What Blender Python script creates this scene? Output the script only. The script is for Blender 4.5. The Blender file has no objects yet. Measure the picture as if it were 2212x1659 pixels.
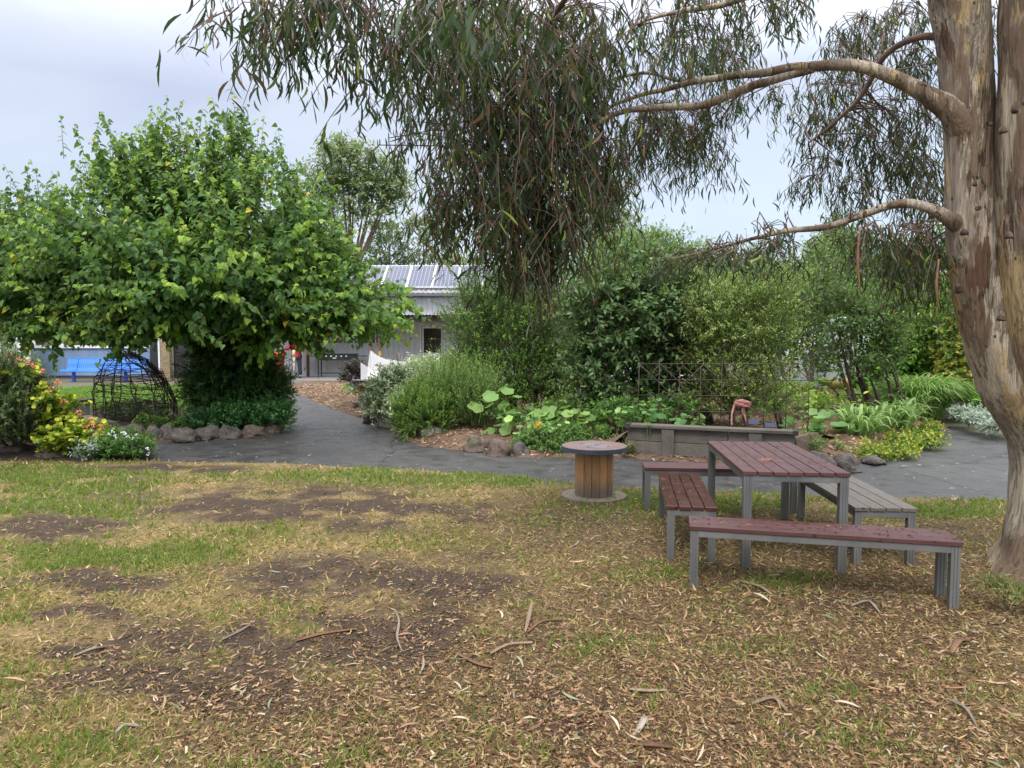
import bpy, bmesh, math, random
import numpy as np
from mathutils import Vector, Matrix, noise as mnoise
random.seed(7); RG = np.random.default_rng(11)
SC = bpy.context.scene; COL = SC.collection
FV, CXV, CYV, HV = 1533.7, 1106.0, 829.5, 734.5      # focal length, centre, horizon of the photograph
CAMZ = 1.65; PIT = math.atan((CYV-HV)/FV)
def ray(x, y):
    a = (x-CXV)/FV; b = -(y-CYV)/FV
    return Vector((a, math.cos(PIT)+b*math.sin(PIT), -math.sin(PIT)+b*math.cos(PIT)))
def H(x, y, z=0.0):                                   # point on the horizontal plane z
    d = ray(x, y); t = (z-CAMZ)/d.z
    return Vector((d.x*t, d.y*t, z))
def A(x, y, Y):                                       # point at distance Y in front
    d = ray(x, y); t = Y/d.y
    return Vector((d.x*t, Y, CAMZ+d.z*t))
def proj(X, Y, Z):
    cp, sp = math.cos(PIT), math.sin(PIT); zz = Z-CAMZ
    dep = Y*cp-zz*sp; up = Y*sp+zz*cp
    return CXV+FV*X/dep, CYV-FV*up/dep
# ---------------------------------------------------------------- custom properties
def tag(o, label=None, cat=None, group=None, kind=None):
    if label: o['label'] = label
    if cat: o['category'] = cat
    if group: o['group'] = group
    if kind: o['kind'] = kind
    return o
def thing(name, label, cat, loc=(0, 0, 0), rz=0, group=None):
    o = bpy.data.objects.new(name, None); COL.objects.link(o); o.empty_display_size = .1
    o.location = loc; o.rotation_euler = (0, 0, rz)
    return tag(o, label, cat, group)
def link(name, me, mat=None, parent=None, world=True):
    o = bpy.data.objects.new(name, me); COL.objects.link(o)
    if mat is not None and len(me.materials) == 0: me.materials.append(mat)
    if parent is not None:
        o.parent = parent
        if world: o.matrix_parent_inverse = inv(parent)
    return o
def basis(o):
    m = Matrix.LocRotScale(o.location, o.rotation_euler, o.scale)
    if o.parent: return basis(o.parent) @ o.matrix_parent_inverse @ m
    return m
def inv(o): return basis(o).inverted()
def dup(o, parent=None):
    c = o.copy(); COL.objects.link(c)
    if parent is not None:
        c.parent = parent; c.matrix_parent_inverse = o.matrix_parent_inverse.copy()
    for ch in list(KIDS(o)): dup(ch, c)
    return c
def KIDS(o): return [x for x in bpy.data.objects if x.parent == o]
# ---------------------------------------------------------------- mesh builder
class MB:
    def __init__(s): s.v = []; s.f = []; s.sm = []
    def box(s, a, b, M=None, smooth=False):
        x0, y0, z0 = a; x1, y1, z1 = b
        p = [(x0,y0,z0),(x1,y0,z0),(x1,y1,z0),(x0,y1,z0),(x0,y0,z1),(x1,y0,z1),(x1,y1,z1),(x0,y1,z1)]
        n = len(s.v)
        for q in p: s.v.append(tuple(M @ Vector(q)) if M else q)
        for f in [(0,3,2,1),(4,5,6,7),(0,1,5,4),(1,2,6,5),(2,3,7,6),(3,0,4,7)]:
            s.f.append(tuple(n+i for i in f)); s.sm.append(False)
        return s
    def tube(s, pts, rad, k=8, cap=True, smooth=True, jit=0):
        pts = [Vector(p) for p in pts]; m = len(pts)
        if not hasattr(rad, '__len__'): rad = [rad]*m
        n0 = len(s.v); up = Vector((.13, .31, 1)).normalized(); prev = None
        for i, p in enumerate(pts):
            t = (pts[min(i+1, m-1)]-pts[max(i-1, 0)]); t = t.normalized() if t.length > 1e-9 else Vector((0,0,1))
            if prev is None:
                u = t.cross(up); u = u if u.length > .1 else t.cross(Vector((1, 0, 0)))
            else: u = prev-t*prev.dot(t)
            u.normalize(); prev = u; w = t.cross(u)
            for j in range(k):
                a = 2*math.pi*j/k; r = rad[i]*(1+(random.uniform(-jit, jit) if jit else 0))
                s.v.append(tuple(p+(u*math.cos(a)+w*math.sin(a))*r))
        for i in range(m-1):
            for j in range(k):
                a = n0+i*k+j; b = n0+i*k+(j+1) % k
                s.f.append((a, b, b+k, a+k)); s.sm.append(smooth)
        if cap:
            s.f.append(tuple(n0+j for j in range(k))[::-1]); s.sm.append(False)
            s.f.append(tuple(n0+(m-1)*k+j for j in range(k))); s.sm.append(False)
        return s
    def cyl(s, a, b, r, k=16, r2=None): return s.tube([a, b], [r, r if r2 is None else r2], k, smooth=k > 6)
    def face(s, pts):
        n = len(s.v); s.v += [tuple(p) for p in pts]; s.f.append(tuple(range(n, n+len(pts)))); s.sm.append(False); return s
    def build(s, name, mat, parent=None, world=True, bevel=0):
        me = bpy.data.meshes.new(name); me.from_pydata(s.v, [], s.f)
        me.polygons.foreach_set('use_smooth', s.sm); me.update()
        o = link(name, me, mat, parent, world)
        if bevel:
            b = o.modifiers.new('bevel', 'BEVEL'); b.width = bevel; b.segments = 2; b.limit_method = 'ANGLE'
        return o
def catmull(pts, n=6):
    pts = [Vector(p) for p in pts]; P = [pts[0]*2-pts[1]]+pts+[pts[-1]*2-pts[-2]]; out = []
    for i in range(1, len(P)-2):
        for k in range(n):
            t = k/n; a, b, c, d = P[i-1], P[i], P[i+1], P[i+2]
            out.append(.5*((2*b)+(c-a)*t+(2*a-5*b+4*c-d)*t*t+(3*b-a-3*c+d)*t**3))
    out.append(pts[-1]); return out
def lerps(vals, n):
    xs = np.linspace(0, len(vals)-1, n); return list(np.interp(xs, range(len(vals)), vals))
# ---------------------------------------------------------------- materials
def newmat(name):
    m = bpy.data.materials.new(name); m.use_nodes = True; nt = m.node_tree; nt.nodes.clear()
    out = nt.nodes.new('ShaderNodeOutputMaterial'); b = nt.nodes.new('ShaderNodeBsdfPrincipled')
    nt.links.new(b.outputs[0], out.inputs[0]); return m, nt, b, out
def N(nt, t, **kw):
    n = nt.nodes.new(t)
    for k, v in kw.items():
        if k in n.inputs: n.inputs[k].default_value = v
        else: setattr(n, k, v)
    return n
def ramp(nt, src, stops, interp='LINEAR'):
    r = nt.nodes.new('ShaderNodeValToRGB'); r.color_ramp.interpolation = interp
    while len(r.color_ramp.elements) < len(stops): r.color_ramp.elements.new(.5)
    for e, (p, c) in zip(r.color_ramp.elements, stops):
        e.position = p; e.color = (*c, 1) if hasattr(c, '__len__') else (c, c, c, 1)
    nt.links.new(src, r.inputs[0]); return r.outputs[0]
def coords(nt, scale=(1, 1, 1), kind='Object', rot=(0, 0, 0), rnd=True):
    tc = N(nt, 'ShaderNodeTexCoord'); mp = N(nt, 'ShaderNodeMapping'); mp.inputs['Scale'].default_value = scale
    mp.inputs['Rotation'].default_value = rot
    if kind == 'Object' and rnd:
        oi = N(nt, 'ShaderNodeObjectInfo'); mu = N(nt, 'ShaderNodeMath', operation='MULTIPLY'); mu.inputs[1].default_value = 37; nt.links.new(oi.outputs['Random'], mu.inputs[0])
        va = N(nt, 'ShaderNodeVectorMath', operation='ADD'); nt.links.new(tc.outputs[kind], va.inputs[0]); nt.links.new(mu.outputs[0], va.inputs[1]); nt.links.new(va.outputs[0], mp.inputs[0]); return mp.outputs[0]
    nt.links.new(tc.outputs[kind], mp.inputs[0]); return mp.outputs[0]
def tint(nt, c, amt):
    oi = N(nt, 'ShaderNodeObjectInfo'); return mix(nt, c, ramp(nt, oi.outputs['Random'], [(0, 1-amt), (1, 1.0)]), 1, 'MULTIPLY')
def noise(nt, vec, scale, detail=4, rough=.55, dist=0):
    n = N(nt, 'ShaderNodeTexNoise'); n.inputs['Scale'].default_value = scale; n.inputs['Detail'].default_value = detail
    n.inputs['Roughness'].default_value = rough; n.inputs['Distortion'].default_value = dist
    nt.links.new(vec, n.inputs['Vector']); return n.outputs[0]
def mix(nt, a, b, fac, mode='MIX'):
    m = N(nt, 'ShaderNodeMix', data_type='RGBA', blend_type=mode)
    for s, v in ((m.inputs[0], fac), (m.inputs[6], a), (m.inputs[7], b)):
        if hasattr(v, 'is_output'): nt.links.new(v, s)
        else: s.default_value = v if not hasattr(v, '__len__') else ((*v, 1) if len(v) == 3 else v)
    return m.outputs[2]
def bump(nt, b, h, strength=.4, dist=.01):
    n = N(nt, 'ShaderNodeBump'); n.inputs['Strength'].default_value = strength; n.inputs['Distance'].default_value = dist
    nt.links.new(h, n.inputs['Height']); nt.links.new(n.outputs[0], b.inputs['Normal'])
def simple(name, c1, c2=None, scale=6, rough=.6, metal=0, stretch=(1, 1, 1), bmp=.2, spec=.5, detail=5, lo=.35, hi=.65):
    m, nt, b, o = newmat(name); c2 = c2 or tuple(x*.75 for x in c1)
    v = coords(nt, stretch); n = noise(nt, v, scale, detail)
    nt.links.new(ramp(nt, n, [(lo, c1), (hi, c2)]), b.inputs['Base Color'])
    b.inputs['Roughness'].default_value = rough; b.inputs['Metallic'].default_value = metal
    b.inputs['Specular IOR Level'].default_value = spec
    if bmp: bump(nt, b, noise(nt, v, scale*4, 3), bmp, .005)
    return m
def leafmat(name, rough=.5, trans=.3, spec=.28, gain=1.0):
    m, nt, b, out = newmat(name)
    a = N(nt, 'ShaderNodeAttribute', attribute_name='Col')
    c = a.outputs['Color']
    nt.links.new(c, b.inputs['Base Color']); b.inputs['Roughness'].default_value = rough
    b.inputs['Specular IOR Level'].default_value = spec
    if trans > 0:
        t = N(nt, 'ShaderNodeBsdfTranslucent'); nt.links.new(mix(nt, c, (.55, .9, .12), .35), t.inputs[0])
        ms = N(nt, 'ShaderNodeMixShader'); ms.inputs[0].default_value = trans
        nt.links.new(b.outputs[0], ms.inputs[1]); nt.links.new(t.outputs[0], ms.inputs[2]); nt.links.new(ms.outputs[0], out.inputs[0])
    return m
M = {}
M['leaf'] = leafmat('foliage'); M['gumleaf'] = leafmat('gum_foliage', .5, .10, .16); M['dry'] = leafmat('dry_litter', .7, .12, .2)
M['glossleaf'] = leafmat('glossy_foliage', .36, .12, .4); M['petal'] = leafmat('petals', .6, .3, .3)
M['rustwire'] = simple('rusty_wire', (.035, .024, .02), (.06, .035, .025), 20, .7)
M['bark'] = simple('brown_bark', (.09, .065, .045), (.045, .032, .024), 9, .85, stretch=(1, 1, .25), bmp=.6)
M['twig'] = simple('twig_bark', (.105, .065, .045), (.05, .032, .025), 20, .8)
M['gumtwig'] = simple('gum_twig_bark', (.16, .10, .07), (.07, .045, .035), 12, .7)
def gum_bark(cream=0.0):
    m, nt, b, o = newmat('gum_bark' if not cream else 'cream_gum_bark')
    v = coords(nt, (1, 1, .30)); v2 = coords(nt, (1, 1, .07)); v3 = coords(nt, (1, 1, .7)); v0 = coords(nt)
    st = noise(nt, v2, 30, 6, .7); st2 = noise(nt, v2, 80, 4, .7)
    # ragged flakes: patch noise pushed about by vertical streaks
    def flake(scale, lo, hi, seed, amt=.5):
        mp = N(nt, 'ShaderNodeMapping'); mp.inputs['Location'].default_value = (seed, seed*.7, seed*1.3); nt.links.new(v, mp.inputs[0])
        n = noise(nt, mp.outputs[0], scale, 3, .5, .4); ad = N(nt, 'ShaderNodeMath', operation='MULTIPLY_ADD'); nt.links.new(st, ad.inputs[0]); ad.inputs[1].default_value = amt; nt.links.new(n, ad.inputs[2])
        return ramp(nt, ad.outputs[0], [(lo, 0), (hi, 1)])
    base = ramp(nt, noise(nt, v, 2.2, 4), [(.35, (.27, .21, .165)), (.55, (.42, .35, .275)), (.7, (.52, .455, .36))])
    c = mix(nt, base, (.56, .47, .35), flake(3.2, .775-cream, .785-cream, 3))
    c = mix(nt, c, (.50, .37, .19), flake(3.6, .815-cream*.8, .822-cream*.8, 9))
    c = mix(nt, c, (.22, .155, .105), flake(4.5, .80, .81, 17))
    c = mix(nt, c, (.135, .08, .05), flake(3.0, .90, .91, 29))
    c = mix(nt, c, ramp(nt, st, [(.34, .22), (.47, .85), (.62, 1.15)]), .8, 'MULTIPLY')
    c = mix(nt, c, ramp(nt, st2, [(.35, .55), (.55, 1)]), .55, 'MULTIPLY')
    vo = N(nt, 'ShaderNodeTexVoronoi'); vo.inputs['Scale'].default_value = 10; nt.links.new(v3, vo.inputs['Vector'])
    c = mix(nt, c, (.03, .02, .016), ramp(nt, vo.outputs['Distance'], [(.06, .9), (.11, 0)]))
    nt.links.new(c, b.inputs['Base Color']); b.inputs['Roughness'].default_value = .8; b.inputs['Specular IOR Level'].default_value = .25
    ad = N(nt, 'ShaderNodeMath', operation='ADD'); nt.links.new(flake(3.2, .80, .83, 3), ad.inputs[0]); nt.links.new(st, ad.inputs[1])
    bump(nt, b, ad.outputs[0], 1.0, .05); return m
M['gumbark'] = gum_bark(); M['gumbark2'] = gum_bark(.05)
M['knot'] = simple('knot_bark', (.11, .07, .05), (.015, .010, .008), 18, .9, bmp=.9)
def plank_mat(name, c1, c2, dark, wet=.5):
    m, nt, b, o = newmat(name); v = coords(nt, (14, 1.2, 8)); g = noise(nt, v, 5, 6, .6)
    v1 = coords(nt); info = N(nt, 'ShaderNodeObjectInfo')
    c = ramp(nt, g, [(.3, c2), (.7, c1)])
    v0 = N(nt, 'ShaderNodeTexVoronoi'); v0.inputs['Scale'].default_value = 17; nt.links.new(v1, v0.inputs['Vector'])
    big = noise(nt, v1, 4.5, 3)
    md = N(nt, 'ShaderNodeMath', operation='MULTIPLY'); nt.links.new(ramp(nt, v0.outputs['Distance'], [(.20, 1), (.27, 0)]), md.inputs[0])
    nt.links.new(ramp(nt, big, [(.42, 0), (.55, 1)]), md.inputs[1])
    c = tint(nt, mix(nt, c, dark, md.outputs[0]), .22)
    nt.links.new(c, b.inputs['Base Color'])
    nt.links.new(ramp(nt, big, [(.35, wet*.7), (.65, wet)]), b.inputs['Roughness'])
    bump(nt, b, g, .25, .004); return m
M['maroon'] = plank_mat('maroon_planks', (.108, .040, .036), (.068, .024, .022), (.018, .008, .007), .62)
M['maroon2'] = plank_mat('maroon_planks_wet', (.105, .036, .028), (.06, .021, .017), (.014, .007, .006), .28)
M['greyplank'] = plank_mat('weathered_planks', (.15, .13, .105), (.085, .073, .058), (.05, .042, .035), .5)
M['alu'] = simple('galvanised_metal', (.20, .20, .195), (.10, .102, .10), 3.5, .55, .4, (1, 1, .5), .1, lo=.3, hi=.7)
M['rope'] = None
def timber(name, c1, c2, st=(1, 1, 1), rough=.8, sc=4):
    m, nt, b, o = newmat(name); v = coords(nt, st); g = noise(nt, v, sc, 7, .62, .8)
    big = noise(nt, coords(nt), 2.2, 3)
    c = mix(nt, ramp(nt, g, [(.3, c2), (.5, c1), (.62, tuple(.6*x for x in c1)), (.7, c1)]), tuple(.45*x for x in c2), ramp(nt, big, [(.5, 0), (.75, .6)]))
    c = tint(nt, c, .3); nt.links.new(c, b.inputs['Base Color']); b.inputs['Roughness'].default_value = rough; bump(nt, b, g, .5, .006); return m
M['sleeper'] = timber('weathered_sleeper', (.16, .14, .115), (.085, .074, .062), (1.2, 12, 12))
M['sleeperv'] = timber('weathered_sleeper_upright', (.14, .12, .10), (.08, .07, .06), (12, 12, 1.2))
M['pine'] = None
def drum_wood():
    m, nt, b, o = newmat('spool_staves'); v = coords(nt, (16, 16, 1.3)); g = noise(nt, v, 2.6, 6, .6, .7)
    tc = N(nt, 'ShaderNodeTexCoord'); sx = N(nt, 'ShaderNodeSeparateXYZ'); nt.links.new(tc.outputs['Object'], sx.inputs[0])
    c = ramp(nt, g, [(.3, (.30, .13, .045)), (.5, (.46, .25, .10)), (.7, (.34, .17, .07))])
    # damp grey weathering soaked up from the bottom of the staves
    ad = N(nt, 'ShaderNodeMath', operation='MULTIPLY_ADD'); nt.links.new(g, ad.inputs[0]); ad.inputs[1].default_value = .35; nt.links.new(sx.outputs[2], ad.inputs[2])
    c = mix(nt, c, (.17, .135, .10), ramp(nt, ad.outputs[0], [(.28, 1), (.42, 0)]))
    c = tint(nt, c, .62); nt.links.new(c, b.inputs['Base Color']); b.inputs['Roughness'].default_value = .7; bump(nt, b, g, .3, .004); return m
M['drum'] = drum_wood()
M['disc'] = timber('spool_disc_wood', (.25, .20, .15), (.14, .115, .09), (2, 14, 4))
def painted_top():
    m, nt, b, o = newmat('painted_spool_top'); v = coords(nt, rnd=False); n = noise(nt, v, 7, 4, .6, 1.0)
    c = ramp(nt, n, [(.36, (.25, .155, .145)), (.46, (.31, .22, .205)), (.52, (.33, .29, .28)), (.56, (.11, .20, .29)), (.62, (.05, .08, .15)), (.66, (.40, .17, .15))])
    g = N(nt, 'ShaderNodeTexGradient', gradient_type='SPHERICAL'); mp = coords(nt, (3.0, 3.0, 1), rnd=False); nt.links.new(mp, g.inputs[0])
    c = mix(nt, (.27, .18, .165), c, ramp(nt, g.outputs[1], [(.1, 0), (.35, 1)]))
    nt.links.new(c, b.inputs['Base Color']); b.inputs['Roughness'].default_value = .3; return m
M['toppaint'] = painted_top()
M['tagblue'] = simple('tag_blue', (.012, .028, .075), (.02, .035, .09), 8, .6, bmp=0)
M['black_'] = simple('dark_bracket', (.02, .02, .028), (.03, .03, .035), 8, .6)
M['navy'] = simple('navy_paint', (.045, .07, .105), (.03, .042, .065), 12, .5)
def rock_mat(name, c1, c2, c3):
    m, nt, b, o = newmat(name); v = coords(nt); n = noise(nt, v, 5, 7, .65); n2 = noise(nt, v, 22, 4)
    c = ramp(nt, n, [(.3, c2), (.55, c1), (.68, c3)]); c = mix(nt, c, ramp(nt, n2, [(.35, .35), (.6, 1)]), .6, 'MULTIPLY')
    nt.links.new(c, b.inputs['Base Color']); b.inputs['Roughness'].default_value = .8; bump(nt, b, n2, .9, .02); return m
M['rock'] = rock_mat('basalt', (.085, .074, .062), (.04, .034, .028), (.15, .13, .095))
M['rockr'] = rock_mat('reddish_basalt', (.11, .075, .055), (.06, .04, .03), (.09, .11, .06))
M['drift'] = timber('driftwood', (.42, .38, .32), (.20, .175, .145), (1.5, 9, 9))
def asphalt():
    m, nt, b, o = newmat('wet_asphalt'); v = coords(nt); fine = noise(nt, v, 55, 5, .85); big = noise(nt, v, .7, 5, .6); mid = noise(nt, v, 3.5, 5)
    c = ramp(nt, fine, [(.35, (.022, .022, .022)), (.55, (.052, .051, .050)), (.68, (.15, .145, .135))])
    c = mix(nt, c, (.028, .028, .029), ramp(nt, big, [(.42, 0), (.6, .65)]))
    vo = N(nt, 'ShaderNodeTexVoronoi', feature='DISTANCE_TO_EDGE'); vo.inputs['Scale'].default_value = .55
    nt.links.new(mix(nt, v, noise(nt, v, 1.5, 3), .12), vo.inputs['Vector'])
    c = mix(nt, c, (.018, .018, .018), ramp(nt, vo.outputs['Distance'], [(.005, .85), (.014, 0)]))
    nt.links.new(c, b.inputs['Base Color']); nt.links.new(ramp(nt, mid, [(.32, .30), (.6, .62)]), b.inputs['Roughness'])
    b.inputs['Specular IOR Level'].default_value = .55
    bump(nt, b, fine, .35, .006); return m
M['asphalt'] = asphalt()
M['concrete'] = simple('concrete', (.30, .29, .27), (.20, .19, .175), 5, .75)
def vcol(name, rough=.9, bs=60, detail=(.55, 1.15)):
    m, nt, b, o = newmat(name); a = N(nt, 'ShaderNodeAttribute', attribute_name='Col'); v = coords(nt)
    n = noise(nt, v, bs, 6, .7); c = mix(nt, a.outputs['Color'], ramp(nt, n, [(.3, detail[0]), (.7, detail[1])]), 1, 'MULTIPLY')
    nt.links.new(c, b.inputs['Base Color']); b.inputs['Roughness'].default_value = rough; b.inputs['Specular IOR Level'].default_value = .2
    bump(nt, b, n, .6, .02); return m
M['ground'] = vcol('lawn_soil'); M['mulch'] = vcol('mulch_soil', .9, 35)
M['soil'] = simple('far_ground', (.10, .085, .06), (.07, .075, .03), 2, .95)
# ---------------------------------------------------------------- instanced-leaf meshes (numpy)
def nrm(a): return a/np.maximum(np.linalg.norm(a, axis=-1, keepdims=True), 1e-9)
def strip(n, width, fold=.15, curve=0, droop=0):
    V = []; F = []
    for i in range(n+1):
        t = i/n; w = width(t); x = curve*math.sin(t*math.pi); z = -droop*t*t
        V += [(x-w, t, z+fold*w), (x+w, t, z+fold*w)]
    for i in range(n): F.append((2*i, 2*i+1, 2*i+3, 2*i+2))
    return np.array(V), np.array(F)
T = {}
T['gum'] = strip(4, lambda t: .075*math.sin(math.pi*min(1, t*.95+.05))**.8+.002, .1, .13, .05)
T['lance'] = strip(2, lambda t: [.02, .175, .006][int(round(t*2))], .2, .03, .1)
T['needle'] = strip(1, lambda t: .07*(1-t)+.012, 0)
T['blade'] = strip(2, lambda t: [.045, .035, .004][int(round(t*2))], 0, 0, .35)
T['strap'] = strip(6, lambda t: .028*(1-t**3)+.001, .5, 0, 0)
for k in range(0, 14):                        # an arching strap
    tt = T['strap'][0][k][1]; T['strap'][0][k][1] = math.sin(tt*1.9)/1.9*1.2; T['strap'][0][k][2] -= .42*tt**2.6
def fan(outline, cup=0.0, mid=0.0):
    n = len(outline); V = [(0, .38, mid)]+[(x, y, cup*(x*x+(y-.4)**2)) for x, y in outline]
    return np.array(V), np.array([(0, 1+i, 1+(i+1) % n) for i in range(n)])
T['oval'] = (np.array([(0, 0, 0), (-.22, .35, .07), (-.17, .72, .05), (0, 1, -.06), (.17, .72, .05), (.22, .35, .07), (0, .5, 0)]), np.array([(0, 6, 1), (1, 6, 2), (2, 6, 3), (3, 6, 4), (4, 6, 5), (5, 6, 0)]))
T['heart'] = (np.array([(0, .05, 0), (-.30, .0, .08), (-.41, .26, .12), (-.26, .65, .03), (0, 1.05, -.22), (.26, .65, .03), (.41, .26, .12), (.30, .0, .08), (0, .45, 0)]),
              np.array([(8, 1, 0), (8, 2, 1), (8, 3, 2), (8, 4, 3), (8, 5, 4), (8, 6, 5), (8, 7, 6), (8, 0, 7)]))
T['round'] = fan([(.5*math.cos(a)*(1+.10*math.cos(5*a)), .45+.5*math.sin(a)*(1+.10*math.cos(5*a))) for a in np.linspace(0, 2*math.pi, 20)[:-1]], .35, -.03)
T['chip'] = (np.array([(-.17, 0, 0), (.14, .03, .01), (.2, .55, .05), (-.10, .62, .06), (.13, .97, .0), (-.13, 1, .02)]), np.array([(0, 1, 2, 3), (3, 2, 4, 5)]))
T['petal'] = fan([(.5*math.cos(a)*(1+.25*math.cos(5*a)), .5+.5*math.sin(a)*(1+.25*math.cos(5*a))) for a in np.linspace(0, 2*math.pi, 16)[:-1]], .9, -.1)
def scatter_data(tm, P, D, Nn, S, W=None):
    V, F = T[tm]; D = nrm(D); X = nrm(np.cross(D, Nn)); Z = np.cross(X, D); S = np.asarray(S).reshape(-1, 1, 1)
    W = np.ones(len(P)) if W is None else W
    v = P[:, None, :]+S*(X[:, None, :]*(V[None, :, 0:1]*W[:, None, None])+D[:, None, :]*V[None, :, 1:2]+Z[:, None, :]*V[None, :, 2:3])
    return v, F
def leafmesh(name, tm, P, D, Nn, S, C, mat, parent=None, W=None, smooth=False):
    v, F = scatter_data(tm, P, D, Nn, S, W); n, k = v.shape[:2]; nf, fs = F.shape
    me = bpy.data.meshes.new(name); me.vertices.add(n*k); me.vertices.foreach_set('co', v.reshape(-1).astype(np.float32))
    fi = (F[None]+(np.arange(n)*k)[:, None, None]).reshape(-1)
    me.loops.add(len(fi)); me.loops.foreach_set('vertex_index', fi.astype(np.int32))
    me.polygons.add(n*nf); me.polygons.foreach_set('loop_start', (np.arange(n*nf)*fs).astype(np.int32))
    me.polygons.foreach_set('use_smooth', np.full(n*nf, smooth))
    me.update(calc_edges=True)
    ca = me.color_attributes.new('Col', 'FLOAT_COLOR', 'POINT'); c = np.ones((n, k, 4), np.float32); c[:, :, :3] = np.clip(C, 0, 1)[:, None, :]
    ca.data.foreach_set('color', c.reshape(-1))
    return link(name, me, mat, parent)
def setcol(me, C):
    ca = me.color_attributes.new('Col', 'FLOAT_COLOR', 'POINT'); c = np.ones((len(C), 4), np.float32); c[:, :3] = np.clip(C, 0, 1); ca.data.foreach_set('color', c.reshape(-1))
def rdir(n): return nrm(RG.normal(size=(n, 3)))
def shoots(start, d, L, nl, droop=.2, spread=.9, jit=.03, t0=.05):
    """leaves set alternately along curved shoots: positions, leaf axes, normals, t, and the shoot curves"""
    m = len(start); L = np.broadcast_to(L, (m,)).astype(float); d = nrm(d)
    t = np.tile(np.linspace(t0, 1, nl), (m, 1))+RG.uniform(-.03, .03, (m, nl)); t = np.clip(t, 0, 1)
    g = np.array([0, 0, -1.0]); bend = rdir(m)*.18
    def pt(tt): return start[:, None, :]+L[:, None, None]*(d[:, None, :]*tt[..., None]+(droop*g+bend)[:, None, :]*(tt**2)[..., None]) if np.ndim(droop) == 0 else None
    P = pt(t); tang = nrm(d[:, None, :]+2*(droop*g+bend)[:, None, :]*t[..., None])
    side = nrm(np.cross(tang, rdir(m*nl).reshape(m, nl, 3)))
    D = nrm(tang*(1-spread*.6)+side*spread+RG.normal(size=side.shape)*.15)
    Nn = nrm(np.array([0, 0, 1.0])+tang*.6+RG.normal(size=side.shape)*.45)
    P = P+RG.normal(size=P.shape)*jit*L.mean()*.3
    cur = pt(np.tile(np.linspace(0, 1, 4), (m, 1)))
    return P.reshape(-1, 3), D.reshape(-1, 3), Nn.reshape(-1, 3), t.reshape(-1), cur
def twigmesh(name, cur, r, mat, parent):
    m, k, _ = cur.shape; tg = nrm(np.gradient(cur, axis=1)); u = nrm(np.cross(tg, np.array([.3, .2, 1.0])+np.zeros_like(tg))); w = np.cross(tg, u)
    rr = (np.linspace(1, .35, k)*r)[None, :, None]
    ring = np.stack([cur+(u*math.cos(a)+w*math.sin(a))*rr for a in (0, 2.094, 4.189)], 2)        # m,k,3,3
    F = []
    for i in range(k-1):
        for j in range(3):
            a = i*3+j; b = i*3+(j+1) % 3; F.append((a, b, b+3, a+3))
    F = np.array(F); me = bpy.data.meshes.new(name); me.vertices.add(m*k*3); me.vertices.foreach_set('co', ring.reshape(-1).astype(np.float32))
    fi = (F[None]+(np.arange(m)*k*3)[:, None, None]).reshape(-1); me.loops.add(len(fi)); me.loops.foreach_set('vertex_index', fi.astype(np.int32))
    me.polygons.add(len(fi)//4); me.polygons.foreach_set('loop_start', (np.arange(len(fi)//4)*4).astype(np.int32)); me.update(calc_edges=True)
    return link(name, me, mat, parent)
def palette(n, c1, c2, c3=None, t=None, tipw=1.0, var=.18, p=.9):
    u = RG.random(n)[:, None]; C = np.array(c1)*(1-u)+np.array(c2)*u
    if c3 is not None:
        w = (t**3*tipw*(RG.random(n) < p))[:, None]; C = C*(1-w)+np.array(c3)*w
    return C*(1+RG.normal(size=(n, 1))*var)
def inell(n, shell=0.0):
    d = rdir(n); r = (shell**3+(1-shell**3)*RG.random(n))**(1/3); return d*r[:, None]
def clump(S, Dd, size, thr=.28):
    """thin the shoots out between clumps so that crowns have gaps and lobes"""
    v = np.zeros(len(S))
    for i in range(7): k = rdir(1)[0]/size*2.2; v += np.sin(S@k+RG.uniform(0, 6.28))
    p = 1/(1+np.exp(-(v/1.87+.55)*2.4)); k = RG.random(len(S)) < p+.04
    return S[k], Dd[k]
def crown_shoots(center, rad, n, inner=.55, up=.5, zmin=None):
    """starts and directions of shoots that fill an ellipsoid and stick out of it"""
    q = inell(n, inner); c = np.array(center); r = np.array(rad); st = c+q*r
    d = nrm(q*r/np.linalg.norm(r)*1.7+np.array([0, 0, up])+RG.normal(size=(n, 3))*.35)
    if zmin is not None:
        k = st[:, 2] > zmin; st = st[k]; d = d[k]
    return st, d
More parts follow.
